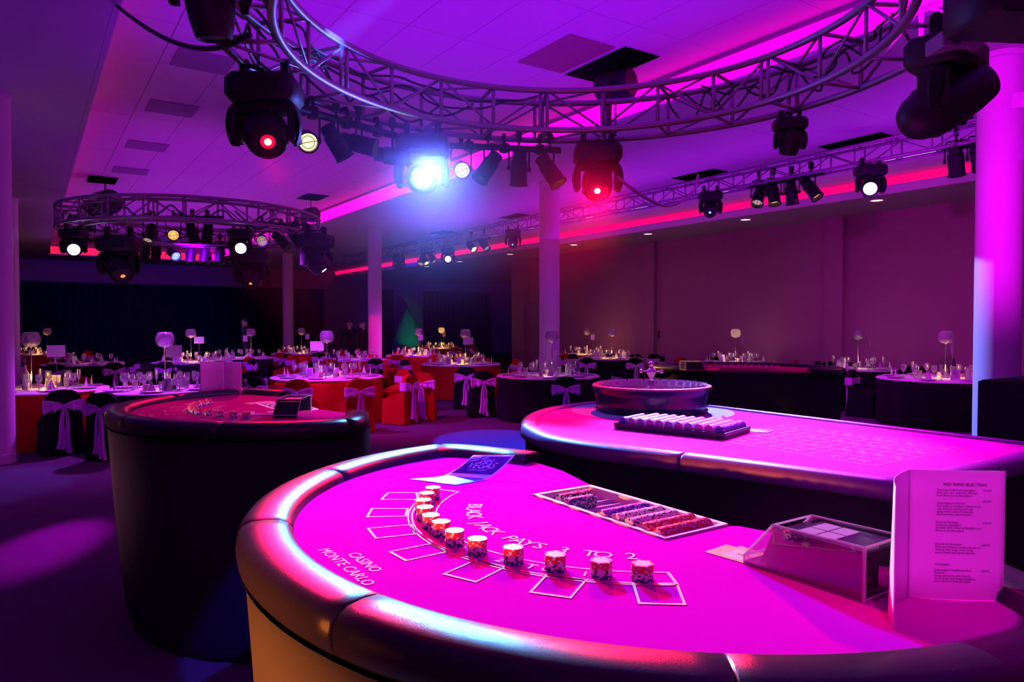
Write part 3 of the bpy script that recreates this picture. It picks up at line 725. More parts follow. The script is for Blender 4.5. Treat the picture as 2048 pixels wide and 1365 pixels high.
def quadline(mb, q, w=.005, z=.0012):
    c = Vector((sum(p[0] for p in q)/4, sum(p[1] for p in q)/4, 0))
    o = [Vector((*p,0)) for p in q]; i_ = []
    for p in o:
        d = (c-p); i_.append(p+d*(w*1.5/d.length))
    n = 4
    vs = [(p.x,p.y,z) for p in o]+[(p.x,p.y,z) for p in i_]
    mb.add(vs, [(i,(i+1)%n,n+(i+1)%n,n+i) for i in range(n)])
def arcline(mb, c, r, a0, a1, w=.004, z=.0012, n=40):
    vs = []
    for i in range(n+1):
        a = a0+(a1-a0)*i/n
        vs += [(c+(r-w/2)*cos(a), (r-w/2)*sin(a), z), (c+(r+w/2)*cos(a), (r+w/2)*sin(a), z)]
    mb.add(vs, [(2*i,2*i+1,2*i+3,2*i+2) for i in range(n)])
def arctext(mb, text, c, r, a0, a1, size, z=.0014, sx=1.0):
    n = len(text)
    for i, ch in enumerate(text):
        if ch == ' ': continue
        a = a0+(a1-a0)*(i+.5)/n
        M = Matrix(((-sin(a), -cos(a), 0, c+r*cos(a)), (cos(a), -sin(a), 0, r*sin(a)), (0,0,1,z), (0,0,0,1)))
        text_to(mb, ch, size, M @ T(0,-size*.35,0), 'CENTER', 0, 0, sx)
BOX = [[(0.796,1.781),(0.863,1.736),(0.829,1.66),(0.746,1.716)],[(0.693,1.648),(0.77,1.596),(0.733,1.532),(0.65,1.578)],
       [(0.616,1.491),(0.714,1.464),(0.688,1.388),(0.6,1.408)],[(0.587,1.312),(0.684,1.314),(0.687,1.245),(0.59,1.241)],
       [(0.614,1.139),(0.705,1.174),(0.735,1.107),(0.643,1.068)],[(0.692,0.979),(0.77,1.034),(0.816,0.972),(0.735,0.918)],
       [(0.867,0.915),(0.93,0.866),(0.871,0.793),(0.81,0.84)]]
def bj_table(x, y, rz, label, felt, full=True, skirtm=None, wide=False):
    t = empty('blackjack_table', (x,y,FZ), rz, label, 'casino table')
    poly = [((AX-.01)*cos(radians(97+166*i/40)), (AY-.01)*sin(radians(97+166*i/40))) for i in range(41)]
    poly += ([(.0,-.905),(.06,-.87),(.12,-.80)] if wide else [])+[(.16,-.66) if wide else (.125,-.62),(.12,-.45),(.065,-.255),(.05,-.242),(-.152,-.242),(-.152,.242),(.05,.242),(.06,.255),(.115,.45),(.125,.62)]
    felt_o = MB().prism(poly, -.02, 0).build('felt', felt, t)
    # rail pads
    c = [94, 128, 163, 197, 232, 266] 
    secs = [seg_path(radians(c[i]), radians(c[i+1]), 12) for i in range(5)]
    e0 = [(AX*cos(radians(94)), AY*sin(radians(94))), (.0,.86), (.08,.70), (.115,.61)]
    secs = [[e0[3],e0[2],(.04,.785),e0[1],e0[0]]]+secs+[[(e0[0][0],-e0[0][1])]+([(.05,-.875), (.10,-.81), (.14,-.73), (.165,-.65)] if wide else [(0,-.86),(.04,-.785),(.08,-.70),(.115,-.61)])]
    for s in secs:
        m = MB(); sweep(m, inset(s)); m.build('rail_pad', M_leather, t, smooth=True, ang=50)
    # stretch skirt
    lv = [(-.048,.995),(-.075,.985),(-.35,.965),(-.7,.935),(-.95,.905),(-1.03,.885),(-FZ+.002,.87)]
    O = outline(1.0); n = len(O)
    def fn(u, v):
        i = int(round(u*n))%n; q = v*(len(lv)-1); a = int(min(q,len(lv)-2)); f = q-a
        z = lv[a][0]*(1-f)+lv[a+1][0]*f; k = lv[a][1]*(1-f)+lv[a+1][1]*f
        kk = 1+.006*v*sin(i*2.1)
        return (O[i][0]*k*kk, O[i][1]*k*kk, z)
    MB().grid(fn, n, 12, close_u=True).build('skirt', skirtm or M_skirt, t, smooth=True, ang=60)
    m = MB(); m.box(-.62,-.68,-.07,.06,.68,-.021); m.build('tabletop', M_plastic, t)
    # printed layout
    pm = MB()
    for q in BOX: quadline(pm, [(a-1.25, b-1.30) for a,b in q])
    A0, A1 = radians(121.5), radians(238.5)
    arcline(pm, -.057, .512, A0, A1, .0035); arcline(pm, -.057, .503, A0, A1, .0035); arcline(pm, -.057, .447, A0, A1, .0035)
    for a in (A0, A1):
        p = Vector((-.057+.447*cos(a), .447*sin(a), .0012)); q = Vector((-.057+.512*cos(a), .512*sin(a), .0012)); w_ = Vector((-sin(a),cos(a),0))*.003
        pm.add([p-w_,q-w_,q+w_,p+w_], [(0,1,2,3)])
    if full:
        arctext(pm, 'BLACK JACK PAYS 3 TO 2', -.057, .357, radians(138), radians(233), .052)
        arctext(pm, 'INSURANCE PAYS 2 TO 1', -.057, .4745, radians(134), radians(222), .036)
        R = Matrix(((0,1,0,0),(-1,0,0,0),(0,0,1,0),(0,0,0,1)))
        text_to(pm, 'CASINO', .034, T(-.737,-.02,.0014) @ R, 'CENTER')
        text_to(pm, 'MONTE CARLO', .034, T(-.775,-.02,.0014) @ R, 'CENTER')
    pm.build('printed_layout', M_print, felt_o)
    return t
bj1 = bj_table(1.25, 1.30, 0, 'curved blackjack table in the foreground under magenta light, rail seams showing', M_felt, wide=True)
bj2 = bj_table(1.23, 3.98, 0, 'blackjack table with a dark skirt at left, open menu standing on it', M_felt2)
bj3 = bj_table(6.0, 4.72, radians(222), 'blackjack table beyond the roulette wheel, seen from the dealer side', M_felt2)
# ---- chips
def chipmesh(base, spot_, name):
    m = MB(); n = 24; R_, h = .0195, .0033; ri = .0145
    vs = []
    for z in (0, h):
        for r in (R_, ri):
            vs += [(r*cos(2*pi*i/n), r*sin(2*pi*i/n), z) for i in range(n)]
    # 0..n-1 outer bottom, n.. inner bottom, 2n outer top, 3n inner top
    m.v += vs
    for i in range(n):
        j = (i+1)%n; mi = 1 if (i%4) < 2 and True else 0
        mi = 1 if i%4 == 0 else 0
        m.f += [(i,j,2*n+j,2*n+i), (2*n+i,2*n+j,3*n+j,3*n+i), (j,i,n+i,n+j)]; m.m += [mi,mi,mi]
    m.f += [tuple(3*n+i for i in range(n)), tuple(n+i for i in range(n-1,-1,-1))]; m.m += [2,2]
    return m.mesh(name, [base, spot_, mat('chip_centre', (.85,.80,.88), .4)])
c_red = mat('chip_red', (.65,.02,.04), .4); c_wht = mat('chip_white', (.85,.84,.85), .4); c_nav = mat('chip_navy', (.02,.03,.16), .4)
c_blk = mat('chip_black', (.02,.015,.03), .4); c_grn = mat('chip_green', (.05,.16,.17), .4); c_pur = mat('chip_purple', (.07,.03,.45), .4)
CM = {'red': chipmesh(c_red,c_wht,'casino_chip'), 'white': chipmesh(c_wht,c_blk,'casino_chip'), 'navy': chipmesh(c_nav,c_wht,'casino_chip'),
      'black': chipmesh(c_blk,c_wht,'casino_chip'), 'green': chipmesh(c_grn,c_wht,'casino_chip'), 'purple': chipmesh(c_pur,c_wht,'casino_chip')}
stk = [(0.866,1.654),(0.824,1.607),(0.784,1.547),(0.757,1.485),(0.736,1.415),(0.729,1.355),(0.720,1.280),(0.729,1.206),(0.758,1.122),(0.798,1.044),(0.846,0.971),(0.894,0.917)]
where = ['farthest stack of the curved row, next to the flyer', 'second stack from the flyer', 'third stack from the flyer', 'fourth stack from the flyer', 'fifth stack from the flyer', 'sixth stack from the flyer',
         'sixth stack from the card shoe end', 'fifth stack from the card shoe end', 'fourth stack from the card shoe end', 'third stack from the card shoe end', 'second stack from the card shoe end', 'nearest stack of the row, close to the card shoe']
for k, (x, y) in enumerate(stk):
    cols = ['navy','navy','white','white','white','red','red','red','red']
    for j, c in enumerate(cols):
        o = link('casino_chip', CM[c]); o.location = (x+random.uniform(-.0006,.0006), y+random.uniform(-.0006,.0006), FZ+.0004+j*.00332)
        o.rotation_euler = (0,0,random.uniform(0,6.28))
        tag(o, '%s casino chip with %s edge spots in the %s' % (c, 'black' if c == 'white' else 'white', where[k].split(',')[0]), 'casino chip', 'chip stack: '+where[k])
# ---- chip tray of the foreground table (fits the notch), rows across the tray
def chip_tray(tb, name_rows, label, indiv=True, dealer='', lab2=''):
    X0 = tb.location; 
    M0 = T(*X0) @ RZ(tb.rotation_euler.z)
    t = empty('chip_tray', M0 @ Vector((-.05,0,0)), tb.rotation_euler.z, label, 'chip tray')
    m = MB(); z1 = .004
    m.box(-.10,-.238,-.03,.10,-.226,z1); m.box(-.10,.226,-.03,.10,.238,z1); m.box(-.10,-.226,-.03,-.088,.226,z1); m.box(.085,-.226,-.03,.10,.226,z1)
    m.build('frame', M_paper, t)
    def tr(u, v):
        y = -.226+.452*u; return (-.088+.173*v, y, -.013-.012*abs(sin(u*pi*10)))
    MB().grid(tr, 100, 1).build('grooved_liner', mat('tray_liner', (.6,.55,.6), .35), t, smooth=True)
    rest = MB(); rows = []
    pit = .0452
    for r in range(10):
        y = -.226+pit*(r+.5); kind = name_rows[r]
        if kind is None: continue
        n_, off, c = kind
        for j in range(n_):
            xx = -.085+off+j*.0035
            Mc = M0 @ T(-.05+xx, y, -.004) @ RY(pi/2) @ RZ(random.uniform(0,6.28))
            if indiv:
                o = link('casino_chip', CM[c]); o.matrix_world = Mc
                tag(o, '%s casino chip on edge in the tray row %s' % (c, indiv[r]), 'casino chip', 'tray row of chips '+indiv[r])
            else:
                me = CM[c]; rest.add([tuple(v.co) for v in me.vertices], [tuple(p.vertices) for p in me.polygons], Mc)
                for pi_, p in enumerate(me.polygons): rest.m[len(rest.m)-len(me.polygons)+pi_] = {'red':0,'white':2,'navy':4,'black':6,'green':8,'purple':10}[c]+(1 if p.material_index == 1 else 0)
    if not indiv:
        o = rest.build('casino_chips', [c_red,c_wht,c_wht,c_blk,c_nav,c_wht,c_blk,c_wht,c_grn,c_wht,c_pur,c_wht])
        tag(o, lab2, 'casino chips', None, 'stuff')
    return t
rowsn = {0:'nearest the card shoe',1:'second from the card shoe',2:'third from the card shoe',3:'fourth from the card shoe',4:'fifth from the card shoe', 7:'of dark green chips',8:'of black chips near the flyer'}
chip_tray(bj1, [(44,0,'red'),(44,0,'red'),(42,0,'white'),(42,0,'white'),(40,0,'purple'),None,None,(24,.0,'green'),(30,0.01,'black'),None],
          'chip tray sunk in the dealer edge of the foreground blackjack table', rowsn)
chip_tray(bj2, [(40,0,'white'),(40,0,'black'),(40,0,'white'),(40,0,'black'),(40,0,'white'),(30,0,'black'),(30,0,'white'),None,None,None],
          'chip tray in the dealer edge of the left blackjack table', False, '', 'black and white chips filling the tray of the left blackjack table')
# chips on the left table: stuff beyond the first three hundred
r2 = MB()
for (x, y) in stk:
    px, py = x-1.25+1.23, y-1.30+3.98
    for j, c in enumerate(['navy','navy','white','white','white','red','red','red','red']):
        me = CM[c]; r2.add([tuple(v.co) for v in me.vertices], [tuple(p.vertices) for p in me.polygons], T(px, py, FZ+.0004+j*.00332) @ RZ(random.uniform(0,6)))
        for q, p in enumerate(me.polygons): r2.m[len(r2.m)-len(me.polygons)+q] = {'navy':4,'white':2,'red':0}[c]+(1 if p.material_index == 1 else 0)
tag(r2.build('casino_chips', [c_red,c_wht,c_wht,c_blk,c_nav,c_wht]), 'curved row of chip stacks on the left blackjack table', 'casino chips', None, 'stuff')
r3 = MB(); M3 = T(*bj3.location) @ RZ(bj3.rotation_euler.z)
for (x, y) in stk:
    for j in range(9):
        me = CM['red']; r3.add([tuple(v.co) for v in me.vertices], [tuple(p.vertices) for p in me.polygons], M3 @ T(x-1.25, y-1.30, .0004+j*.00332), 0 if j > 4 else 1)
tag(r3.build('casino_chips', [c_red,c_wht]), 'row of chip stacks on the blackjack table beyond the roulette wheel', 'casino chips', None, 'stuff')
# ---- card shoe
def card_shoe(x, y, z, rz, label, s=1.0):
    t = empty('card_shoe', (x,y,z), rz, label, 'card shoe'); t.scale = (s,s,s)
    # side profile along local y: nose at +y
    w, L, h, e = .12, .235, .088, .004
    prof = [(-L/2,0),(L/2,0),(L/2,.014),(.055,h*.97),(-L/2,h)]
    for sx in (-1,1):
        x0 = sx*w/2
        m = MB(); vs = [(x0,a,b) for a,b in prof]+[(x0-sx*e,a,b) for a,b in prof]; n = 5
        m.add(vs, [(0,1,2,3,4),(9,8,7,6,5)]); m.build('side_panel', M_acryl, t)
        m = MB()
        for i in range(n):
            a, b = prof[i], prof[(i+1)%n]; m.rod((x0-sx*e/2,a[0],a[1]),(x0-sx*e/2,b[0],b[1]),.0022,6)
        m.build('polished_edge', M_acryle, t)
    MB().box(-w/2,-L/2,.0,w/2,-L/2+e,h).build('back_panel', M_acryl, t)
    MB().box(-w/2,-L/2,.0,w/2,L/2,e).build('base_panel', M_acryl, t)
    m = MB(); m.box(-w/2+.004,-L/2+.006,h-.012,w/2-.004,.03,h-.008); m.build('lid', mat('smoked_acrylic', (.05,.02,.07), .12), t)
    m = MB()
    for i in range(2):
        for j in range(2): m.box(-.045+i*.047,-.05+j*.036,h-.008,-.002+i*.047,-.018+j*.036,h-.0065)
    m.build('lid_sticker', mat('sticker', (.35,.3,.4), .5), t)
    # sloping block and black insert
    m = MB(); pr = [(-L/2+.008,.008),(L/2-.03,.008),(.06,h*.84),(-L/2+.008,h*.84)]
    m.add([(-.05,a,b) for a,b in pr]+[(.05,a,b) for a,b in pr], [(0,1,2,3),(7,6,5,4),(0,4,5,1),(1,5,6,2),(2,6,7,3),(3,7,4,0)])
    m.build('black_insert', mat('shoe_insert', (.01,.008,.015), .25), t)
    m = MB()
    for k in range(12): m.box(-.046+k*.0078,-L/2+.0035,.028,-.041+k*.0078,-L/2+.0045,.034)
    m.build('card_edge', M_paper, t)
    m = MB(); m.rod((-w/2,-L/2,0),(-w/2,-L/2,h),.003,6); m.rod((w/2,-L/2,0),(w/2,-L/2,h),.003,6); m.rod((-w/2,-L/2,h),(w/2,-L/2,h),.0025,6); m.rod((-w/2,-L/2,.002),(w/2,-L/2,.002),.0025,6); m.rod((-w/2,.055,h*.97),(w/2,.055,h*.97),.0022,6); m.rod((-w/2,L/2,.014),(w/2,L/2,.014),.0022,6)
    m.build('polished_edge', M_acryle, t)
    return t
card_shoe(1.172, .755, FZ+.003, 0, 'clear acrylic card shoe on the foreground blackjack table')
p = gp(585, 832, FZ); card_shoe(p.x, p.y, FZ+.003, -TH+pi, 'clear acrylic card shoe on the left blackjack table', 1.0)
p = gp(1385, 742, FZ+.03); card_shoe(5.52, 4.95, FZ+.003, radians(250), 'clear acrylic card shoe on the blackjack table beyond the wheel', 1.0)
# ---- menus
def folded_menu(P0, S, P2, z, h, label, lines_r, head_r, left=True, curl=.018):
    t = empty('wine_menu', (S[0],S[1],z), 0, label, 'menu')
    a = Vector((P0[0]-S[0],P0[1]-S[1],0)); b = Vector((P2[0]-S[0],P2[1]-S[1],0))
    def page(d, sgn, cu, name):
        L = d.length; u_ = d/L; nrm = Vector((-u_.y,u_.x,0))*sgn
        def fn(u, v): return tuple(u_*(L*u)+nrm*(cu*sin(u*pi)*(1-.4*v))+Vector((0,0,h*v-(.0 if u<.6 else 0))))
        return MB().grid(fn, 14, 4).build(name, M_paper, t, smooth=True), u_, nrm, L
    pl, ul, nl, Ll = page(a, -1, curl, 'left_page'); pr, ur, nr, Lr = page(b, -1, .004, 'right_page')
    solid(pl, .0008); solid(pr, .0008)
    # printing on the right page, facing the camera side
    vn = Vector((ur.y,-ur.x,0))
    if vn.dot(Vector((-S[0],-S[1],0))) < 0: vn = -vn
    def place(xx, zz, u_, vn_): return Matrix(((u_.x, 0, vn_.x, u_.x*xx+vn_.x*.0062), (u_.y, 0, vn_.y, u_.y*xx+vn_.y*.0062), (0, 1, 0, zz), (0,0,0,1)))
    m = MB()
    if head_r: text_to(m, head_r, .0066, place(Lr*.34, h*.885, ur, vn), sp=1.0)
    for (zz, s_, xx) in lines_r: text_to(m, s_, .0050 if not s_.startswith('£') else .0048, place(Lr*xx, h*zz, ur, vn))
    m.build('printed_text', M_ink, t)
    vl = Vector((-ul.y,ul.x,0))
    if vl.dot(Vector((-S[0],-S[1],0))) < 0: vl = -vl
    ul2 = -ul
    return t, m
L1 = [(.845,'Touraine Cabernet Sauvignon',.27),(.823,'Rich and ripe with lots of black',.27),(.802,'fruit flavours on the palate.',.27),(.845,'£14.50',.75),(.762,'£15.50',.75),
      (.742,'Tinto Reserva Merlot',.27),(.72,'Full, oaky or mellow - flavours of',.27),(.698,'ripe berries, vanilla and oak,',.27),(.677,'spicy with a hint of cherries,',.27),(.656,'blackcurrant, oak and plum.',.27),
      (.595,'Reserva Pinotage',.26),(.573,'Cabernet Sauvignon',.26),(.552,'Smooth with notes of blackberries',.26),(.53,'flavours on the palate.',.26),(.595,'£16.95',.75),
      (.425,'Merlot Vin Durance',.26),(.403,'Plum and cherries with a touch of',.26),(.382,'cherry, ripe fruits and a long,',.26),(.36,'warm finish with good tannins.',.26),(.425,'£18.50',.74),
      (.268,'Champagne',.25),(.224,'Champagne Traditional Brut',.25),(.203,'Reserve',.25),(.18,'Crisp and fresh with biscuit,',.25),(.158,'citrus fruits and elegant bubbles',.25),(.137,'and a delicate smooth finish.',.25),(.224,'£34.95',.74)]
folded_menu((1.053,.557),(1.2,.612),(1.314,.518), FZ+.001, .212, 'open white wine menu standing on the foreground blackjack table', L1, 'RED WINE SELECTION')
L2 = [(.80-.07*k, s_, .3) for k, s_ in enumerate(['Wine Selection','Chardonnay','Sauvignon Blanc','Pinot Grigio','Rose','','Champagne','Prosecco','Cava'])]
pS = gp(449, 789, FZ); 
a_ = Vector((cos(TH),-sin(TH),0))*.145; b_ = Vector((sin(TH),cos(TH),0))*.03
folded_menu((pS.x-a_.x-b_.x, pS.y-a_.y-b_.y),(pS.x,pS.y),(pS.x+a_.x*.85-b_.x, pS.y+a_.y*.85-b_.y), FZ+.001, .212, 'open white menu standing at the back of the left blackjack table', L2, '')
# ---- flyer curling up onto the rail
def flyer():
    q = [gp(820,960,FZ), gp(910,973,FZ), gp(1030,914,FZ+.055), gp(946,914,FZ+.055)]
    t = empty('flyer', (0,0,0), 0, 'blue and purple casino night flyer bent up onto the far rail pad', 'flyer')
    c = sum(q, Vector())/4; t.location = c
    def S(u, v, e=0):   # u along length 0 front..1 back, v across
        a = q[0].lerp(q[3], u); b = q[1].lerp(q[2], u); p = a.lerp(b, v)
        z = FZ+.0015+.058*max(0,(u-.42)/.58)**1.7; 
        return (p.x-c.x, p.y-c.y, z+e-c.z)
    o = MB().grid(lambda u,v: S(u,v), 20, 4).build('sheet', M_paper, t, smooth=True); solid(o, .0006, -1)
    mp = mat('flyer_print', (.02,.45,.6), .35, spec=.6, vary=.5, scale=30); md_ = mat('flyer_print_top', (.10,.01,.16), .35, spec=.6, vary=.3, scale=20)
    MB().grid(lambda u,v: S(.045+u*.47, .04+v*.92, .0012), 12, 4).build('print_lower', mp, t, smooth=True)
    MB().grid(lambda u,v: S(.515+u*.10, .04+v*.92, .0012), 6, 4).build('print_band', mat('flyer_band', (.55,.9,.95), .3, spec=.6), t, smooth=True)
    MB().grid(lambda u,v: S(.615+u*.355, .04+v*.92, .0012), 8, 4).build('print_upper', md_, t, smooth=True)
    m = MB()
    def put(text, size, u0, vs_=.5):
        me = textmesh(text, size, 0, 'CENTER', 0, 1, 1)
        Lv = (q[3]-q[0]).length; Wd = (q[1]-q[0]).length
        m.add([S(u0+v.co.y/Lv, vs_+v.co.x/Wd, .0022) for v in me.vertices], [tuple(p.vertices) for p in me.polygons])
    put('CASINO', .014, .87); put('VEGAS', .034, .745); put('CASINO NIGHT', .010, .69)
    m.build('lettering', M_white, t)
flyer()
# ---- fun money note under the shoe
def note(cx, cy, rz, label, w=.16, h=.075, text='MONEY', z=FZ+.0008):
    t = empty('money_note', (cx,cy,z), rz, label, 'paper note')
    MB().box(-w/2,-h/2,0,w/2,h/2,.0006).build('paper', mat('note_paper', (.85,.45,.25), .7, vary=.35, scale=60), t)
    MB().box(-w*.3,-h*.36,.0006,w*.3,h*.36,.0008).build('centre_panel', mat('note_panel', (.9,.62,.45), .7), t)
    m = MB(); text_to(m, text, .018, T(0,-.006,.001) @ RZ(0), 'CENTER'); m.build('lettering', M_ink, t); return t
note(1.150, .885, radians(95)+pi, 'tan play money note sticking out from under the card shoe')
note(1.158, .868, radians(88)+pi, 'second tan play money note, almost hidden under the card shoe', z=FZ+.0002)
p = gp(520, 806, FZ); note(p.x, p.y, .3, 'tan play money note beside the tray of the left blackjack table')
# cards and counters on the left table
for k, (px, py, nm) in enumerate(((498,827,'left'),(545,826,'right'))):
    p = gp(px, py, FZ); o = MB().lathe([(.001,.0),(.028,.0),(.028,.004),(.001,.004)], 20).build('marker_button', M_china); o.location = (p.x,p.y,FZ+.0005)
    tag(o, 'round white marker button, the %s of two on the left blackjack table' % nm, 'marker')
p = gp(530, 831, FZ); o = MB().box(-.15,-.01,0,.15,.01,.006, b=.002).build('cut_card_rack', M_paper); o.location = (p.x,p.y,FZ+.0005); o.rotation_euler = (0,0,-TH); tag(o, 'slim white rack lying in front of the card shoe on the left table', 'card rack')
# ================================================================ roulette table
RP = [(2.06,1.06),(1.90,1.60),(1.76,2.05),(1.74,2.30),(1.83,2.58),(2.05,2.86),(2.36,3.08),(2.75,3.16),(3.06,3.12),(3.10,2.6),(3.10,1.75),(3.10,1.06)]
rc = Vector((2.5, 2.0, 0))
t = empty('roulette_table', (rc.x, rc.y, FZ), 0, 'long roulette table with a plum padded rail beyond the foreground table', 'casino table')
RL = [(x-rc.x, y-rc.y) for x,y in RP]
MB().prism(RL, -.03, 0).build('felt', mat('roulette_felt', (.70,.02,.42), .9, spec=.1, vary=.15, scale=8), t)
def railseg(pts, w=.085):
    m = MB(); sweep(m, inset(pts), w, .012, -.055, 14); m.build('rail_pad', M_vinyl, t, smooth=True, ang=50)
def smooth_pts(pts, k=6):
    P = [Vector((*q,0)) for q in pts]; out = []
    for i in range(len(P)-1):
        p0,p1,p2,p3 = P[max(i-1,0)],P[i],P[i+1],P[min(i+2,len(P)-1)]
        for j in range(k):
            s_ = j/k; v = .5*((2*p1)+(-p0+p2)*s_+(2*p0-5*p1+4*p2-p3)*s_*s_+(-p0+3*p1-3*p2+p3)*s_**3); out.append((v.x,v.y))
    out.append((P[-1].x,P[-1].y)); return out
near = [(1.88-rc.x, 1.66-rc.y),(1.76-rc.x,2.05-rc.y),(1.74-rc.x,2.30-rc.y)]
railseg(smooth_pts([RL[0],RL[1],(1.865-rc.x,1.71-rc.y)])); railseg(smooth_pts([(1.862-rc.x,1.72-rc.y),RL[2],RL[3],RL[4]])); railseg(smooth_pts([RL[4],RL[5],RL[6],RL[7],RL[8]]))
railseg([RL[0],(2.4-rc.x,1.06-rc.y),(2.8-rc.x,1.06-rc.y),RL[11]]); railseg([RL[8],RL[9],RL[10],RL[11]], .04)
Cn = Vector((sum(p[0] for p in RL)/12, sum(p[1] for p in RL)/12))
def rsk(u, v):
    i = int(round(u*12))%12; p = Vector(RL[i]); k = 1-.04*v; p = Cn+(p-Cn)*k; return (p.x, p.y, -.05-(FZ-.052)*v)
def rsk2(u, v):
    f = u*12; i = int(f)%12; g = f-int(f); a = Vector(RL[i]); b = Vector(RL[(i+1)%12]); p = a.lerp(b, g); k = 1.03-.03*v+.008*v*sin(u*150); p = Cn+(p-Cn)*k; return (p.x,p.y,-.05-(FZ-.052)*v)
MB().grid(rsk2, 240, 4, close_u=True).build('skirt', M_skirt, t, smooth=True)
MB().prism([(x*.97,y*.97) for x,y in RL], -.10, -.03).build('tabletop', M_plastic, t)
# layout: grid of numbers running along Y
pm = MB()
gx, gy, cw, chh = 2.35-rc.x, 1.25-rc.y, .085, .062
for i in range(13): 
    y = gy+cw*.72*i; pm.box(gx,y-.0015,.001,gx+3*.16,y+.0015,.0014)
for i in range(4): 
    x = gx+.16*i; pm.box(x-.0015,gy,.001,x+.0015,gy+cw*.72*12,.0014)
n_ = 1
for i in range(12):
    for j in range(3):
        text_to(pm, str(n_), .045, T(gx+.16*j+.08, gy+cw*.72*(11-i)+.018, .0016), 'CENTER'); n_ += 1
pm.box(gx-.12,gy,.001,gx-.117,gy+cw*.72*12,.0014)
for i in range(4): pm.box(gx-.12,gy+cw*.72*4*i-.0015,.001,gx,gy+cw*.72*4*i+.0015,.0014)
for i,s_ in enumerate(('1st 12','2nd 12','3rd 12')): text_to(pm, s_, .05, T(gx-.045, gy+cw*.72*(4*(2-i)+.8), .0016) @ RZ(pi/2))
pm.build('printed_layout', mat('gold_dull', (.9,.45,.25), .7), t)
wc = Vector((2.71,2.72,0))
m = MB(); m.lathe([(.0001,.0012),(.42,.0012)], 40, T(wc.x-rc.x,wc.y-rc.y,0), cap1=False); m.build('wheel_disc_print', mat('blue_disc', (.35,.35,.55), .8), t)
# wheel
M_bowl = mat('navy_lacquer', (.015,.02,.06), .16, spec=.35, coat=.15)
M_wood = mat('pale_wood', (.6,.35,.3), .3, spec=.6, vary=.2, scale=12)
t = empty('roulette_bowl', (wc.x,wc.y,FZ+.0015), 0, 'navy lacquered roulette wheel with chrome turret on the long table', 'roulette wheel')
MB().lathe([(.26,0),(.285,.0),(.290,.012),(.284,.022),(.292,.04),(.286,.055),(.296,.078),(.292,.088),(.303,.112),(.308,.128)], 64, cap0=True, cap1=False).build('bowl', M_bowl, t, smooth=True, ang=50)
MB().lathe([(.308,.128),(.306,.136),(.292,.138),(.286,.132)], 64, cap0=False, cap1=False).build('rim', M_wood, t, smooth=True, ang=50)
MB().lathe([(.286,.132),(.262,.104),(.22,.078),(.21,.078)], 64, cap0=False, cap1=False).build('ball_track', M_wood, t, smooth=True, ang=50)
MB().lathe([(.215,.082),(.19,.09),(.15,.082),(.06,.095),(.03,.115),(.0001,.12)], 48, cap0=False, cap1=False).build('rotor', M_wood, t, smooth=True, ang=50)
m = MB(); tm = MB()
seq = [0,32,15,19,4,21,2,25,17,34,6,27,13,36,11,30,8,23,10,5,24,16,33,1,20,14,31,9,22,18,29,7,28,12,35,3,26]
cardm = [mat('number_white', (.85,.75,.85), .5)]
for i in range(37):
    a = 2*pi*i/37; R = RZ(a)
    MB().add([(.268,-.0195,.112),(.268,.0195,.112),(.283,.0205,.146),(.283,-.0205,.146)], [(0,1,2,3)]).box(.268,-.0205,.112,.270,-.0195,.14).build('number_plate', cardm[0], t, R)
    Mt = R @ Matrix(((0,.4,-.91,.2705),(1,0,0,0),(0,.91,.4,.118),(0,0,0,1)))
    text_to(tm, str(seq[i]), .024, Mt, 'CENTER')
    m.box(.16,-.001,.083,.215,.001,.098, R)
tag(m.build('pocket_frets', M_chrome, t), kind='stuff'); tag(tm.build('numerals', M_ink, t), kind='stuff')
m = MB().lathe([(.03,.115),(.014,.13),(.011,.17),(.018,.185),(.026,.20),(.026,.212),(.012,.222),(.010,.232),(.016,.24),(.014,.254),(.0001,.26)], 20)
m.build('turret', M_chrome, t, smooth=True, ang=60)
m = MB()
for k in range(4):
    a = k*pi/2+.5; m.rod((.02*cos(a),.02*sin(a),.206),(.05*cos(a),.05*sin(a),.206),.004,8); m.sphere((.056*cos(a),.056*sin(a),.206),.011,10,8)
m.build('turret_handles', M_chrome, t, smooth=True)
# chip rack in front of the wheel
q = [gp(1235,850,FZ), gp(1436,850,FZ), gp(1335,862,FZ)]
rcx = (q[0]+q[1])/2; ang = atan2(q[2].y-q[0].y, q[2].x-q[0].x)
t = empty('chip_rack', (2.305,2.135,FZ+.001), radians(17)-.0, 'dark tray of pale chips in front of the roulette wheel', 'chip rack')
m = MB(); m.box(-.135,-.25,0,.135,.25,.012, b=.004); m.box(-.135,-.25,.012,-.127,.25,.026); m.box(.127,-.25,.012,.135,.25,.026); m.box(-.127,-.25,.012,.127,-.243,.026); m.box(-.127,.243,.012,.127,.25,.026)
m.build('tray', mat('navy_plastic', (.01,.015,.06), .3), t)
c_cy = mat('chip_cyan', (.45,.75,.8), .4); c_pk = mat('chip_pink', (.85,.55,.7), .4)
rr = MB(); Mr = T(2.305,2.135,FZ+.001) @ RZ(radians(17))
for r in range(11):
    for j in range(64):
        me = CM['white']; mi = [0,2,2,3,2,3,2,2,3,2,0][r]
        if r in (10,) and j > 48: continue
        n0 = len(rr.m)
        rr.add([tuple(v.co) for v in me.vertices], [tuple(p.vertices) for p in me.polygons], Mr @ T(-.115+j*.0036, -.218+r*.0436, .031) @ RY(pi/2) @ RZ(random.uniform(0,6)))
        for q_, p in enumerate(me.polygons): rr.m[n0+q_] = 1 if p.material_index == 1 else mi
tag(rr.build('casino_chips', [c_pur, c_wht, c_pk, c_cy]), 'pale pink and cyan chips filling the rack before the roulette wheel', 'casino chips', None, 'stuff')
p = gp(1446, 857, FZ)
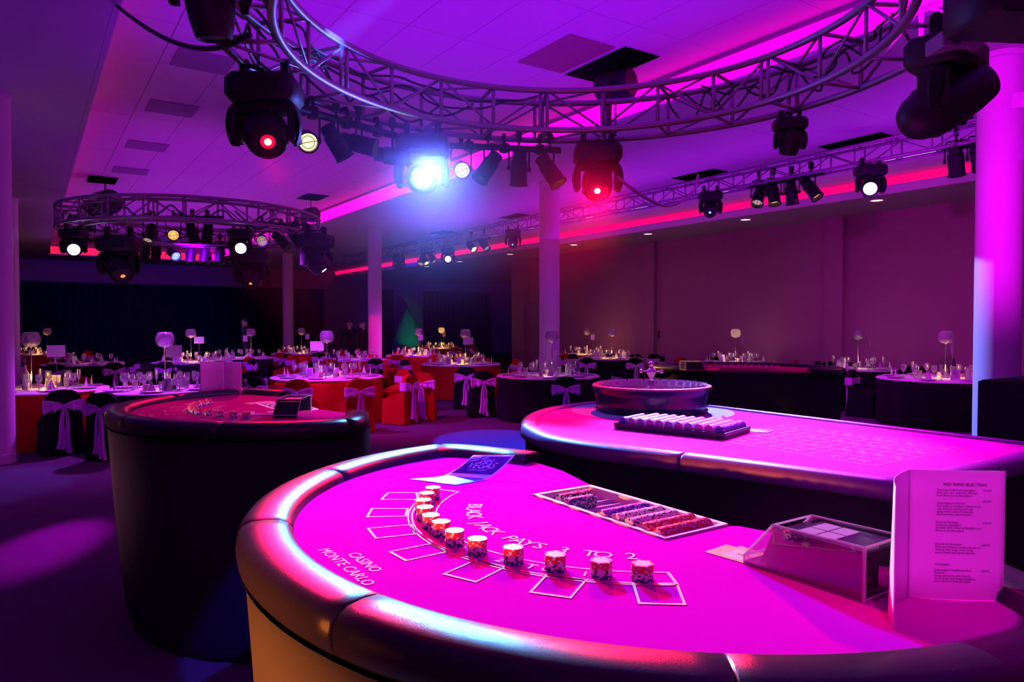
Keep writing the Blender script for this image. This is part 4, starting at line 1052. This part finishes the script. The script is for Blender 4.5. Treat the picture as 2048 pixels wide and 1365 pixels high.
o = MB().lathe([(.022,0),(.022,.004),(.016,.012),(.012,.03),(.009,.045),(.0001,.058)], 16).build('win_marker', M_acryle, None, smooth=True); o.location = (p.x,p.y,FZ+.001)
tag(o, 'small clear pointed win marker beside the dark chip rack', 'marker')
p = gp(1500, 861, FZ)
t = empty('card_mat', (p.x,p.y,FZ+.001), radians(20), 'dark card on the roulette table with white lettering, right of the win marker', 'card')
MB().box(-.055,-.09,0,.055,.09,.0015).build('card', M_ink, t)
m = MB()
for k,s_ in enumerate(('PLACE','YOUR BETS','MIN 1','MAX 10')): text_to(m, s_, .028, T(.02-.026*k,.0,.0018) @ RZ(-pi/2), 'CENTER')
m.box(-.04,-.07,.0015,.0,.07,.0017); m.build('white_print', M_paper, t)
# dark skirted side table at the right edge
t = empty('skirted_table', (6.78,2.42,0), 0, 'black skirted table cut off at the right edge before the column', 'table')
MB().box(-.44,-.27,1.02,.44,.27,1.06, b=.01).build('tabletop', M_blk, t)
def sk(u, v):
    P = [(-.45,-.28),(.45,-.28),(.45,.28),(-.45,.28)]; f = u*4; i = int(f)%4; g = f-int(f); a = P[i]; b = P[(i+1)%4]
    k = 1+.01*v*sin(u*120); return ((a[0]*(1-g)+b[0]*g)*k, (a[1]*(1-g)+b[1]*g)*k, 1.05-1.045*v)
MB().grid(sk, 160, 3, close_u=True).build('skirt', M_skirt, t, smooth=True, ang=60)
# ================================================================ dining tables
def chair_meshes():
    # local: back of the chair at -y, seat towards +y, origin on the floor
    H, S = .86, .44
    m = MB()
    w, dpt, bt = .22, .22, .045
    def sec(z):   # cross-section of the cover at height z
        if z <= S:
            k = 1+.10*(S-z)/S; return [(-w*k,-dpt*k),(w*k,-dpt*k),(w*k,dpt*k),(-w*k,dpt*k)]
        f = (z-S)/(H-S); ww = w*(1-.06*f) if f < .62 else w*.963*sqrt(max(.0,1-((f-.62)/.38)**2))**.7
        ww = max(ww, .03); o = -.03*f
        return [(-ww,-dpt+o),(ww,-dpt+o),(ww,-dpt+2*bt+o-.02*f),(-ww,-dpt+2*bt+o-.02*f)]
    def ring(z, n=9):
        P = sec(z); out = []
        for i in range(4):
            a, b = P[i], P[(i+1)%4]
            for k in range(n):
                t_ = k/n; x = a[0]*(1-t_)+b[0]*t_; y = a[1]*(1-t_)+b[1]*t_
                q = 1+(.035*sin(k*2.1+i*1.7) if z < .4 else 0)*(1-z/S if z < S else 0); out.append((x*q, y*q, z))
        return out
    zs = [.01,.15,.3,S-.02,S]; rows = [ring(z) for z in zs]
    n = len(rows[0])
    for r in range(len(rows)-1): m.add(rows[r]+rows[r+1], [(i,(i+1)%n,n+(i+1)%n,n+i) for i in range(n)])
    m.add(ring(S), [tuple(range(n))])
    zs = [S-.01,.55,.62,.68,.74,.78,.81,.835,.85,H]; rows = [ring(z, 5) for z in zs]; n = len(rows[0])
    for r in range(len(rows)-1): m.add(rows[r]+rows[r+1], [(i,(i+1)%n,n+(i+1)%n,n+i) for i in range(n)])
    m.add(rows[-1], [tuple(range(n))])
    # sash: wide at the sides, gathered at the knot; wraps front too
    s = MB()
    yk = -dpt-.045
    def wing(q):
        def fn(u, v):
            x = q*(.012+.228*u); hw = .018+.075*u**.8; zc = .655-.015*u+.01*sin(u*3)
            return (x, yk+.004+.012*u-.016*sin(v*pi*3)*.5*(1-u*.4), zc+(v-.5)*2*hw)
        return fn
    s.grid(wing(1), 8, 8); s.grid(wing(-1), 8, 8)
    s.grid(lambda u,v: (-.225+.45*u, -dpt+2*bt+.0-.02+.008, .60+.12*v), 4, 2)
    for q in (-1,1): s.grid(lambda u,v,q=q: (q*.228, -dpt-.05+u*.13, .585+.14*v), 2, 2)
    b = MB()
    for q in (-1,1):      # loops of the bow
        b.grid(lambda u,v,q=q: (q*(.01+.115*sin(u*pi*.5)*(1 if 1 else 0)), yk-.012-.028*sin(u*pi), .645+.05*u*q*0+(v-.5)*(.03+.09*u)-.02*u), 6, 5)
    b.sphere((0, yk-.018, .645), .024, 10, 7, None, 0, 1.1)
    tl = MB()
    for q in (-1,1):      # tails
        tl.grid(lambda u,v,q=q: (q*(.008+.05*u+.012*sin(u*6))+(v-.5)*(.03+.06*u), yk-.014-.02*sin(v*pi*3+q)*(.5+.5*u)-.01, .64-(.57+.03*q)*u-.02*v*u), 14, 7)
    return m, s, b, tl
cm_, cs_, cb_, ct_ = chair_meshes()
CHM = {k: cm_.mesh('cover', mm, True, 50) for k, mm in (('black', M_blk), ('orange', M_orange))}
CHS, CHB, CHT = cs_.mesh('sash', M_sash, True), cb_.mesh('bow', M_sash, True), ct_.mesh('tail', M_sash, True)
CHAIRS = []
COLS = [(7.52,3.05,.45),(7.64,10.17,.45),(7.64,17.85,.45),(7.64,25.5,.45),(-.3,9.6,.45),(-.3,17.3,.45)]
def chair(x, y, rz, kind, label, group=None, full=True):
    CHAIRS.append((x, y))
    t = empty('banquet_chair', (x,y,0), rz, label, 'chair', group); t.scale = (.86,.86,.88)
    link('cover', CHM[kind], t); s_ = link('sash', CHS, t)
    link('bow', CHB, s_); link('sash_tails', CHT, s_); return t
# small tableware, shared meshes
GW = MB().lathe([(.034,0),(.034,.003),(.005,.008),(.004,.085),(.012,.095),(.034,.12),(.04,.15),(.036,.19),(.033,.205)], 14, cap1=False).mesh('wine_glass', M_glass, True)
GT = MB().lathe([(.03,0),(.031,.01),(.036,.12)], 14, cap1=False).mesh('tumbler', M_glass, True)
GF = MB().lathe([(.03,0),(.03,.003),(.004,.008),(.004,.09),(.016,.11),(.024,.15),(.022,.23)], 12, cap1=False).mesh('champagne_flute', M_glass, True)
PL = MB().lathe([(.0001,.004),(.07,.004),(.085,.006),(.13,.018),(.132,.021),(.085,.010),(.0001,.008)], 24, cap0=False, cap1=False).mesh('side_plate', M_china, True)
NK = MB().grid(lambda u,v: (.05*(1-v)*(2*u-1)*(1-.2*v), .012*sin(u*pi*3)*(1-v), .02+.13*v), 8, 5).mesh('folded_napkin', M_white, True)
BT = MB().lathe([(.036,0),(.037,.18),(.034,.21),(.015,.25),(.014,.30),(.016,.302),(.016,.31)], 16).mesh('wine_bottle', mat('bottle_glass', (.02,.03,.02), .1, spec=.8), True, 40)
BLb = MB().lathe([(.0378,.05),(.0378,.14)], 16, cap0=False, cap1=False).mesh('bottle_label', M_paper, True)
BW_ = MB().lathe([(.036,0),(.037,.18),(.034,.21),(.015,.25),(.014,.30),(.016,.302),(.016,.31)], 16).mesh('wine_bottle', mat('pale_bottle', (.55,.55,.45), .25, spec=.6), True, 40)
VT = MB().lathe([(.03,0),(.034,.01),(.036,.07),(.033,.075),(.031,.02),(.0001,.018)], 14, cap0=False, cap1=False).mesh('votive_holder', mat('frosted_glass', (.9,.7,.5), .3, trans=.3), True)
VF = MB().lathe([(.001,.02),(.010,.03),(.007,.045),(.0001,.062)], 8, cap1=False).mesh('flame', E_candle, True)
VG = MB().lathe([(.03,.006),(.032,.06)], 14, cap0=False, cap1=False).mesh('glowing_wall', E_votive, True)
GS = MB().lathe([(.07,0),(.07,.008),(.012,.016),(.008,.03),(.008,.50),(.014,.52),(.03,.53)], 14).mesh('stem', M_chrome, True, 40)
GB = MB().lathe([(.03,.53),(.068,.538),(.096,.565),(.110,.61),(.106,.66),(.088,.70),(.068,.718)], 24, cap0=False, cap1=False).mesh('glass_bowl', M_globe, True)
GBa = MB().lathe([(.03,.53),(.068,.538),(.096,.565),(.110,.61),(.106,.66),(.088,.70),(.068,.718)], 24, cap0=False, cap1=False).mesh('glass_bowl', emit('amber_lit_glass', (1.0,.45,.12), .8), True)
GX = MB()
for k in range(26):
    a = k*2.4; r_ = .085*sqrt((k%9+1)/9.5); GX.sphere((r_*cos(a), r_*sin(a), .56+.004*k*(1-.3*(r_/.09))+.01), .009, 6, 4)
GX = GX.mesh('crystals', M_china, True)
RS = MB().lathe([(.04,0),(.04,.004),(.003,.008),(.003,.42)], 8).mesh('wire_rod', M_chrome, True)
RC = MB().box(-.105,-.0015,.40,.105,.0015,.55).mesh('card', M_paper)
RC2 = MB().box(-.055,-.0015,.40,.055,.0015,.55).mesh('card', M_paper)
MC = MB().box(-.05,-.03,0,.05,-.029,.15).box(-.05,.029,0,.05,.03,.15); 
MC = MB(); MC.add([(-.055,-.035,0),(.055,-.035,0),(.055,0,.15),(-.055,0,.15),(-.055,.035,0),(.055,.035,0)], [(0,1,2,3),(3,2,5,4)]); MC = MC.mesh('menu_card', M_paper)
MT = MB()
for k in range(7): MT.add([(-.035,-.0285+.0035*k*0,.0),(.035,-.0285,.0),(.035,-.0282,.004),(-.035,-.0282,.004)], [(0,1,2,3)], T(0,.0-.004+.0035*k,.03+.015*k))
MT = MT.mesh('printed_lines', M_ink)
AVOID = [(4.9,20.2,.6),(7.9,19.3,.6),(8.2,19.0,.6),(1.25,1.3,1.2),(1.23,3.98,1.25),(6.0,4.72,1.4),(2.5,2.0,1.5),(7.52,3.05,.5),(7.64,10.17,.5),(7.64,17.85,.5),(7.64,25.5,.5),(-.3,9.6,.5),(-.3,17.3,.5),(6.62,2.62,.9)]
TB = [ # key, px, py, radius, cloth, place phrase, globe px, kind of bowl, card?, glow, glasses
 ('T1', 78, 778, .78, 'orange', 'beside the left-edge column', 63, 'c', 1, 1.0, 16),
 ('T2', 322, 779, .72, 'black', 'behind the left blackjack table', 331, 'c', 1, .25, 18),
 ('T3', 655, 753, .86, 'orange', 'in the middle of the hall', 654, 'c', 1, .5, 18),
 ('T4', 1096, 751, .82, 'black', 'before the middle column', 1104, 'c', 1, .3, 18),
 ('T5', 922, 728, .82, 'orange', 'glowing red behind two black chairs', 931, 'c', 1, 1.2, 16),
 ('T6', 832, 711, .80, 'orange', 'before the green cone', 837, 'c', 1, 1.2, 14),
 ('T7', 880, 697, .80, 'orange', 'lit amber far back', 883, 'a', 1, 2.2, 12),
 ('T8', 600, 707, .80, 'orange', 'before the far drape column', 603, 'c', 1, 1.0, 12),
 ('T9', 385, 724, .82, 'black', 'in amber candlelight at left', 382, 'c', 1, 2.4, 16),
 ('T10', 478, 716, .80, 'black', 'by the man in the suit', 503, 'c', 1, .3, 12),
 ('T11', 78, 709, .80, 'orange', 'far back left', 95, 'c', 1, 1.4, 10),
 ('T12', 1222, 717, .76, 'black', 'behind the roulette turret', 1224, 'c', 0, 1.0, 14),
 ('T13', 1172, 706, .76, 'orange', 'far back with orange glow', 1180, 'c', 1, 1.4, 10),
 ('T14', 1471, 724, .80, 'orange', 'near the right wall', 1471, 'a2', 1, .8, 16),
 ('T15', 1885, 757, .90, 'black', 'before the right-edge column', 1891, 'c', 1, 1.0, 18),
 ('T16', 1716, 733, .72, 'black', 'against the right wall', 1716, 'c', 1, .5, 12),
 ('T17', 705, 719, .80, 'orange', 'left of the red-lit column', 0, None, 0, .2, 10),
 ('T18', 170, 728, .80, 'black', 'behind the left orange table', 0, None, 0, .1, 12)]
TP = {}
for k in TB:
    c = gp(k[1], k[2], .69)
    if c.x > XW-1.05: c = c*((XW-1.05)/c.x); c.z = .69
    TP[k[0]] = (c.x, c.y, k[3])
def cloth_mesh(r, colour_m, seed):
    n = 72; rnd = random.Random(seed); ph = [rnd.uniform(0,6.28) for _ in range(3)]
    def fn(u, v):
        a = 2*pi*u
        if v < .12: return (r*(v/.12)*cos(a), r*(v/.12)*sin(a), .69)
        q = (v-.12)/.88; f = 1+q*(.035*sin(a*14+ph[0])+.025*sin(a*9+ph[1]))
        return (r*f*cos(a), r*f*sin(a), .69-.68*q)
    return MB().grid(fn, n, 8, close_u=True).mesh('tablecloth', colour_m, True)
def dining_table(k):
    key, px, py, r, colr, place, gx_, bowl, card, glow, ng = k
    x, y, r = TP[key]; rnd = random.Random(int(key[1:])*13)
    cn_ = {'orange': 'orange-clothed', 'black': 'black-clothed'}[colr]
    W_ = 'the %s table %s' % (colr, place)
    t = empty('dining_table', (x,y,0), 0, 'round dining table with %s cloth and white top, %s' % (colr, place), 'table')
    link('tablecloth', cloth_mesh(r, M_orange if colr == 'orange' else M_blk, key), t)
    m = MB().lathe([(.001,.6915),(r*.99,.6915),(r*1.004,.6895),(r*1.012,.675)], 60, cap1=False); m.build('top_cloth', M_white, t, smooth=True, ang=60)
    m = MB(); m.rod((0,0,.0),(0,0,.68),.05,10); m.build('pedestal', M_black, t)
    zt = .6925
    cp = Vector((-x,-y,0)).normalized(); sp = Vector((cp.y,-cp.x,0))   # towards the camera, and sideways
    ctr = Vector((x, y, zt))
    side = {True:'orange', False:'black'}[colr == 'orange']
    short = W_
    def thing_mesh(name, me, p, label, cat, group=None, rz=0.0, s=1.0):
        o = link(name, me); o.location = p; o.rotation_euler = (0,0,rz); o.scale = (s,s,s); tag(o, label, cat, group); return o
    gv = None
    if bowl:
        gpx = gp(gx_, py, .69); off = Vector((gpx.x-x, gpx.y-y, 0)); 
        if off.length > .3: off = off*(.3/off.length)
        p = ctr+off; gv = p
        g = empty('globe_vase', p, rnd.uniform(0,3), '%s glass bowl on tall stem, on %s' % ('amber-lit' if bowl[0] == 'a' else 'crackled', W_), 'centrepiece')
        link('stem', GS, g); link('glass_bowl', GBa if bowl == 'a' else GB, g); link('crystals', GX, g)
        if bowl == 'a2': point((p.x,p.y,p.z+.62), (1,.5,.2), .5, .02)
    if card:
        p = ctr+sp*rnd.uniform(.12,.22)*(1 if key in ('T3','T11') else -1)+cp*rnd.uniform(-.1,.15)
        big = key in ('T1','T2','T3','T5','T9')
        c_ = empty('table_number_card', p, atan2(cp.y,cp.x)+pi/2+rnd.uniform(-.4,.4)+(1.2 if key in ('T14','T15','T16','T12') else 0), 'white card on wire stand, on '+W_, 'table card')
        link('wire_rod', RS, c_); link('card', RC if big else RC2, c_)
    # standing menu cards
    nm = 2 if ng >= 14 else 1
    for j in range(nm):
        a = rnd.uniform(0,6.28); p = ctr+Vector((cos(a),sin(a),0))*r*.42
        o = empty('menu_card', p, atan2(cp.y,cp.x)+pi/2+rnd.uniform(-.9,.9), 'small folded menu card standing on '+W_, 'menu', 'menu cards on '+W_)
        link('folded_sheet', MC, o); link('printed_lines', MT, o)
    # votives and light
    nv = 3 if glow > .6 else 2
    for j in range(nv):
        a = 2*pi*j/nv+rnd.uniform(0,1); p = ctr+Vector((cos(a),sin(a),0))*r*.28
        v = empty('votive_candle', p, 0, 'small lit votive candle on '+W_, 'candle', 'votive candles on '+W_)
        link('votive_holder', VT, v); link('flame', VF, v); 
        if glow > .9: link('glowing_wall', VG, v)
    point((x, y, zt+.16), (1,.42,.12) if glow > .9 else (1,.5,.5), 4.5*glow, .07)
    # place settings
    npl = 8 if r > .77 else 6
    for j in range(npl):
        a = 2*pi*j/npl+.2; d_ = Vector((cos(a),sin(a),0))
        p = ctr+d_*(r-.18); o = thing_mesh('side_plate', PL, p, 'white plate laid on '+W_, 'plate', 'plates on '+W_)
        nk = link('folded_napkin', NK); nk.location = p+Vector((0,0,.004)); nk.rotation_euler = (0,0,a+pi/2)
        tag(nk, 'white folded napkin on '+W_, 'napkin', 'napkins on '+W_)
    for j in range(ng):
        a = 2*pi*j/ng+rnd.uniform(-.12,.12)+.4; d_ = Vector((cos(a),sin(a),0)); rr_ = r*(.58 if j%2 else .42)+rnd.uniform(-.02,.02)
        kd = ('wine_glass', GW, 'stemmed wine glass') if j%3 else (('champagne_flute', GF, 'slim champagne flute') if j%2 else ('tumbler', GT, 'straight water tumbler'))
        thing_mesh(kd[0], kd[1], ctr+d_*rr_, 'clear %s on %s' % (kd[2], W_), 'glass', kd[2].split(' ',1)[1]+' set on '+W_)
    if key in ('T1','T2','T5','T9','T3','T15'):
        a = {'T1': -.6}.get(key, rnd.uniform(0,6)); p = ctr+cp*.1+sp*.14*(1 if key=='T1' else -1)
        b = empty('wine_bottle', p, 0, '%s wine bottle on %s' % ('pale' if key == 'T1' else 'dark', W_), 'bottle')
        link('glass_body', BW_ if key == 'T1' else BT, b); link('bottle_label', BLb, b)
for k in TB: dining_table(k)
PLC = {k[0]: 'the %s table %s' % (k[4], k[5]) for k in TB}
# chairs the photograph shows one by one

EX = [(100,773,'black','T1','black chair, long lilac sash, in front of the orange table by the left column'),
      (236,781,'black','T2','black chair half hidden at the left end of the left blackjack table'),
      (352,744,'black','T2','black chair on the far side of the dark table, behind its globe vase'),
      (500,742,'black','T9','black chair with its sash turned left, behind the standing menu of the left blackjack table'),
      (540,752,'black','T3','black chair pulled out left of the orange middle table'),
      (603,757,'orange','T3','left of two orange chairs with sashes facing the camera at the middle table'),
      (712,756,'orange','T3','right of two orange chairs with sashes facing the camera at the middle table'),
      (800,748,'orange','T3','orange chair turned sideways with bright sash tails right of the middle table'),
      (846,744,'orange','T5','orange chair with trailing sash left of the glowing red table'),
      (930,733,'black','T5','black chair with a pink-lit sash, left of a near pair before the glowing red table'),
      (962,741,'black','T5','black chair with a pink-lit sash, right of a near pair before the glowing red table'),
      (1097,743,'black','T4','black chair with a pink bow centred in front of the violet column table'),
      (1206,745,'black','T4','black chair with a pink-red bow just left of the roulette wheel'),
      (1148,711,'black','T12','black chair between the violet column and the black table behind it'),
      (1263,709,'black','T12','black chair with twin lilac tails behind the roulette turret'),
      (1322,706,'black','T14','black chair at the left of the tables near the right wall'),
      (1545,706,'orange','T14','round-backed orange chair above the blackjack table beyond the wheel'),
      (1608,706,'black','T14','black chair beside an orange one near the right wall'),
      (1674,712,'black','T16','black chair with lilac sash at the right end of the far blackjack table'),
      (1749,712,'black','T16','black chair with lilac sash between the two black tables on the right'),
      (1790,744,'black','T15','black chair with a full lilac bow in front of the right black table'),
      (1942,752,'black','T15','black chair with lilac bow at the right, half hidden by the skirted side table'),
      (1816,706,'black','T15','black chair behind the right table, left of its menu card'),
      (2002-40,712,'black','T15','black chair behind the right table close to the right-edge column')]
for px, py, kd, tk, lb in EX:
    p = gp(px, py, .757)
    if p.x > XW-.4: p = p*((XW-.4)/p.x)
    tx, ty, tr = TP[tk]
    d = Vector((tx-p.x, ty-p.y)); L = d.length
    for it in range(30):                      # keep clear of tables, columns and other chairs
        for ax, ay, ar in [(a_[0],a_[1],a_[2]+.25) for a_ in TP.values()]+[(c_[0],c_[1],.50) for c_ in CHAIRS]+COLS:
            e = Vector((p.x-ax, p.y-ay))
            if e.length < ar: e = (e.normalized() if e.length > 1e-4 else Vector((1,0)))*ar; p.x, p.y = ax+e.x, ay+e.y
        p.x = min(p.x, XW-.5)
    d = Vector((tx-p.x, ty-p.y))
    chair(p.x, p.y, atan2(d.y, d.x)-pi/2+random.uniform(-.12,.12), kd, lb)

# the other chairs round each table
for k in TB:
    key, r, colr = k[0], k[3], k[4]; x, y, r = TP[key]; rnd = random.Random(int(key[1:])*7)
    n = 8 if r > .77 else 7; near = key in ('T1','T2','T3','T4','T5','T15')
    ca = atan2(-y, -x)
    for j in range(n):
        a = ca+2*pi*(j+.5)/n; da = abs((a-ca+pi)%(2*pi)-pi)
        if near and da < radians(80): continue
        dd = r+.30; cx2, cy2 = x+dd*cos(a), y+dd*sin(a)
        if cx2 > XW-.5: continue
        if any((cx2-ax)**2+(cy2-ay)**2 < (ar*0+.48)**2 for ax, ay, ar in [(c[0],c[1],0) for c in CHAIRS]): continue
        if any((cx2-ax)**2+(cy2-ay)**2 < (ar+.25)**2 for kk,(ax,ay,ar) in TP.items() if kk != key): continue
        if any((cx2-ax)**2+(cy2-ay)**2 < (ar)**2 for ax,ay,ar in AVOID): continue
        kd = colr if rnd.random() < .8 else ('black' if colr == 'orange' else 'orange')
        if key in ('T12','T15','T16','T4'): kd = 'black'
        chair(cx2, cy2, a+pi/2, kd, '%s covered chair drawn up to %s' % (kd, PLC[key]), '%s chairs round %s' % (kd, PLC[key]))
# ================================================================ people
def person(x, y, rz, h, label, skin, suit, arm_bend=0.0, bald=True):
    s = h/1.75
    V = []; E_ = []; R_ = []
    def v(p, r, par=None):
        V.append(Vector(p)*s); R_.append(r*s)
        if par is not None: E_.append((par, len(V)-1))
        return len(V)-1
    pel = v((0,0,.98), .15); w = v((0,0,1.12), .135, pel); ch = v((0,.01,1.30), .17, w); up = v((0,0,1.44), .125, ch)
    nk = v((0,.005,1.52), .058, up); jw = v((0,.02,1.59), .068, nk); hd = v((0,.015,1.66), .088, jw); tp = v((0,.0,1.72), .062, hd)
    ns = v((0,.105,1.635), .014, jw)
    for q in (-1,1):
        sh = v((q*.19,0,1.42), .072, up); el = v((q*.26,-.03,1.14), .052, sh); wr_ = v((q*.26,.05+arm_bend*.1,.90), .034, el)
        pm_ = v((q*.262,.065+arm_bend*.1,.83), .034, wr_)
        for f_ in range(4):
            a = v((q*.262+.0,.045+.016*f_,.775), .010, pm_); v((q*(.262-.008),.05+.016*f_,.735+.004*abs(f_-1.5)), .008, a)
        tb_ = v((q*.245,.10,.82), .011, wr_); v((q*.24,.112,.785), .009, tb_)
        hp = v((q*.10,0,.90), .105, pel); kn = v((q*.115,.015,.50), .068, hp); an = v((q*.12,-.01,.09), .048, kn); v((q*.13,.12,.04), .04, an)
        ee = v((q*.086,.0,1.635), .014, jw)
    me = bpy.data.meshes.new('body'); me.from_pydata([tuple(p) for p in V], E_, [])
    o = bpy.data.objects.new('body', me); COL.objects.link(o)
    sk = o.modifiers.new('skin', 'SKIN'); ss = o.modifiers.new('ss', 'SUBSURF'); ss.levels = 2; ss.render_levels = 2
    for i, r in enumerate(R_): me.skin_vertices[0].data[i].radius = (r, r*(.72 if i in (0,1,2,3) else 1)); me.skin_vertices[0].data[i].use_root = (i == 0)
    dg = bpy.context.evaluated_depsgraph_get(); ev = bpy.data.meshes.new_from_object(o.evaluated_get(dg))
    bpy.data.objects.remove(o)
    ev.materials.clear(); ev.materials.append(suit); ev.materials.append(skin)
    for p in ev.polygons:
        c = p.center/s; p.use_smooth = True
        p.material_index = 1 if (c.z > 1.535 or (abs(c.x) > .2 and c.z < .885)) else 0
    t = empty('person', (x,y,0), rz, label, 'person')
    link('body', ev, t)
    m = MB(); m.sphere((0,-.018*s,1.695*s), .088*s, 14, 8, None, 0, .75); m.build('hair', M_ink, t, smooth=True)
    m = MB()
    for q in (-1,1): m.sphere((q*.032*s,.092*s,1.655*s), .009*s, 8, 6)
    m.build('eyes', M_ink, t)
    m = MB(); m.box(-.025*s,.092*s,1.592*s,.025*s,.1*s,1.600*s); m.build('mouth', mat('lips', (.4,.15,.15), .5), t)
    m = MB(); m.prism([(-.05,.02),(.05,.02),(.02,.075),(-.02,.075)], 1.47*s, 1.535*s, Matrix.Scale(s,4)@T(0,0,1.5*s*(1/s-1))); m.build('shirt_collar', M_white, t)
    return t
M_skin = mat('skin', (.6,.4,.32), .5); M_suit = mat('dark_suit', (.02,.03,.06), .7)
p = dp(490, 650, 19.6); person(p.x, p.y, radians(70), 1.68, 'man in a dark suit standing before the black drape, looking left', M_skin, M_suit)
spot((1.2, 18.6, 3.2), (p.x, p.y, 1.4), 14, (.1,.2,1), 120, .5, .05)
p = dp(700, 650, 20.8); person(p.x, p.y, radians(150), 1.62, 'standing person in black, left of two beside the red-lit column', M_skin, M_blk)
p = dp(724, 650, 20.6); person(p.x, p.y, radians(210), 1.62, 'standing person in black, right of two beside the red-lit column', M_skin, M_blk)
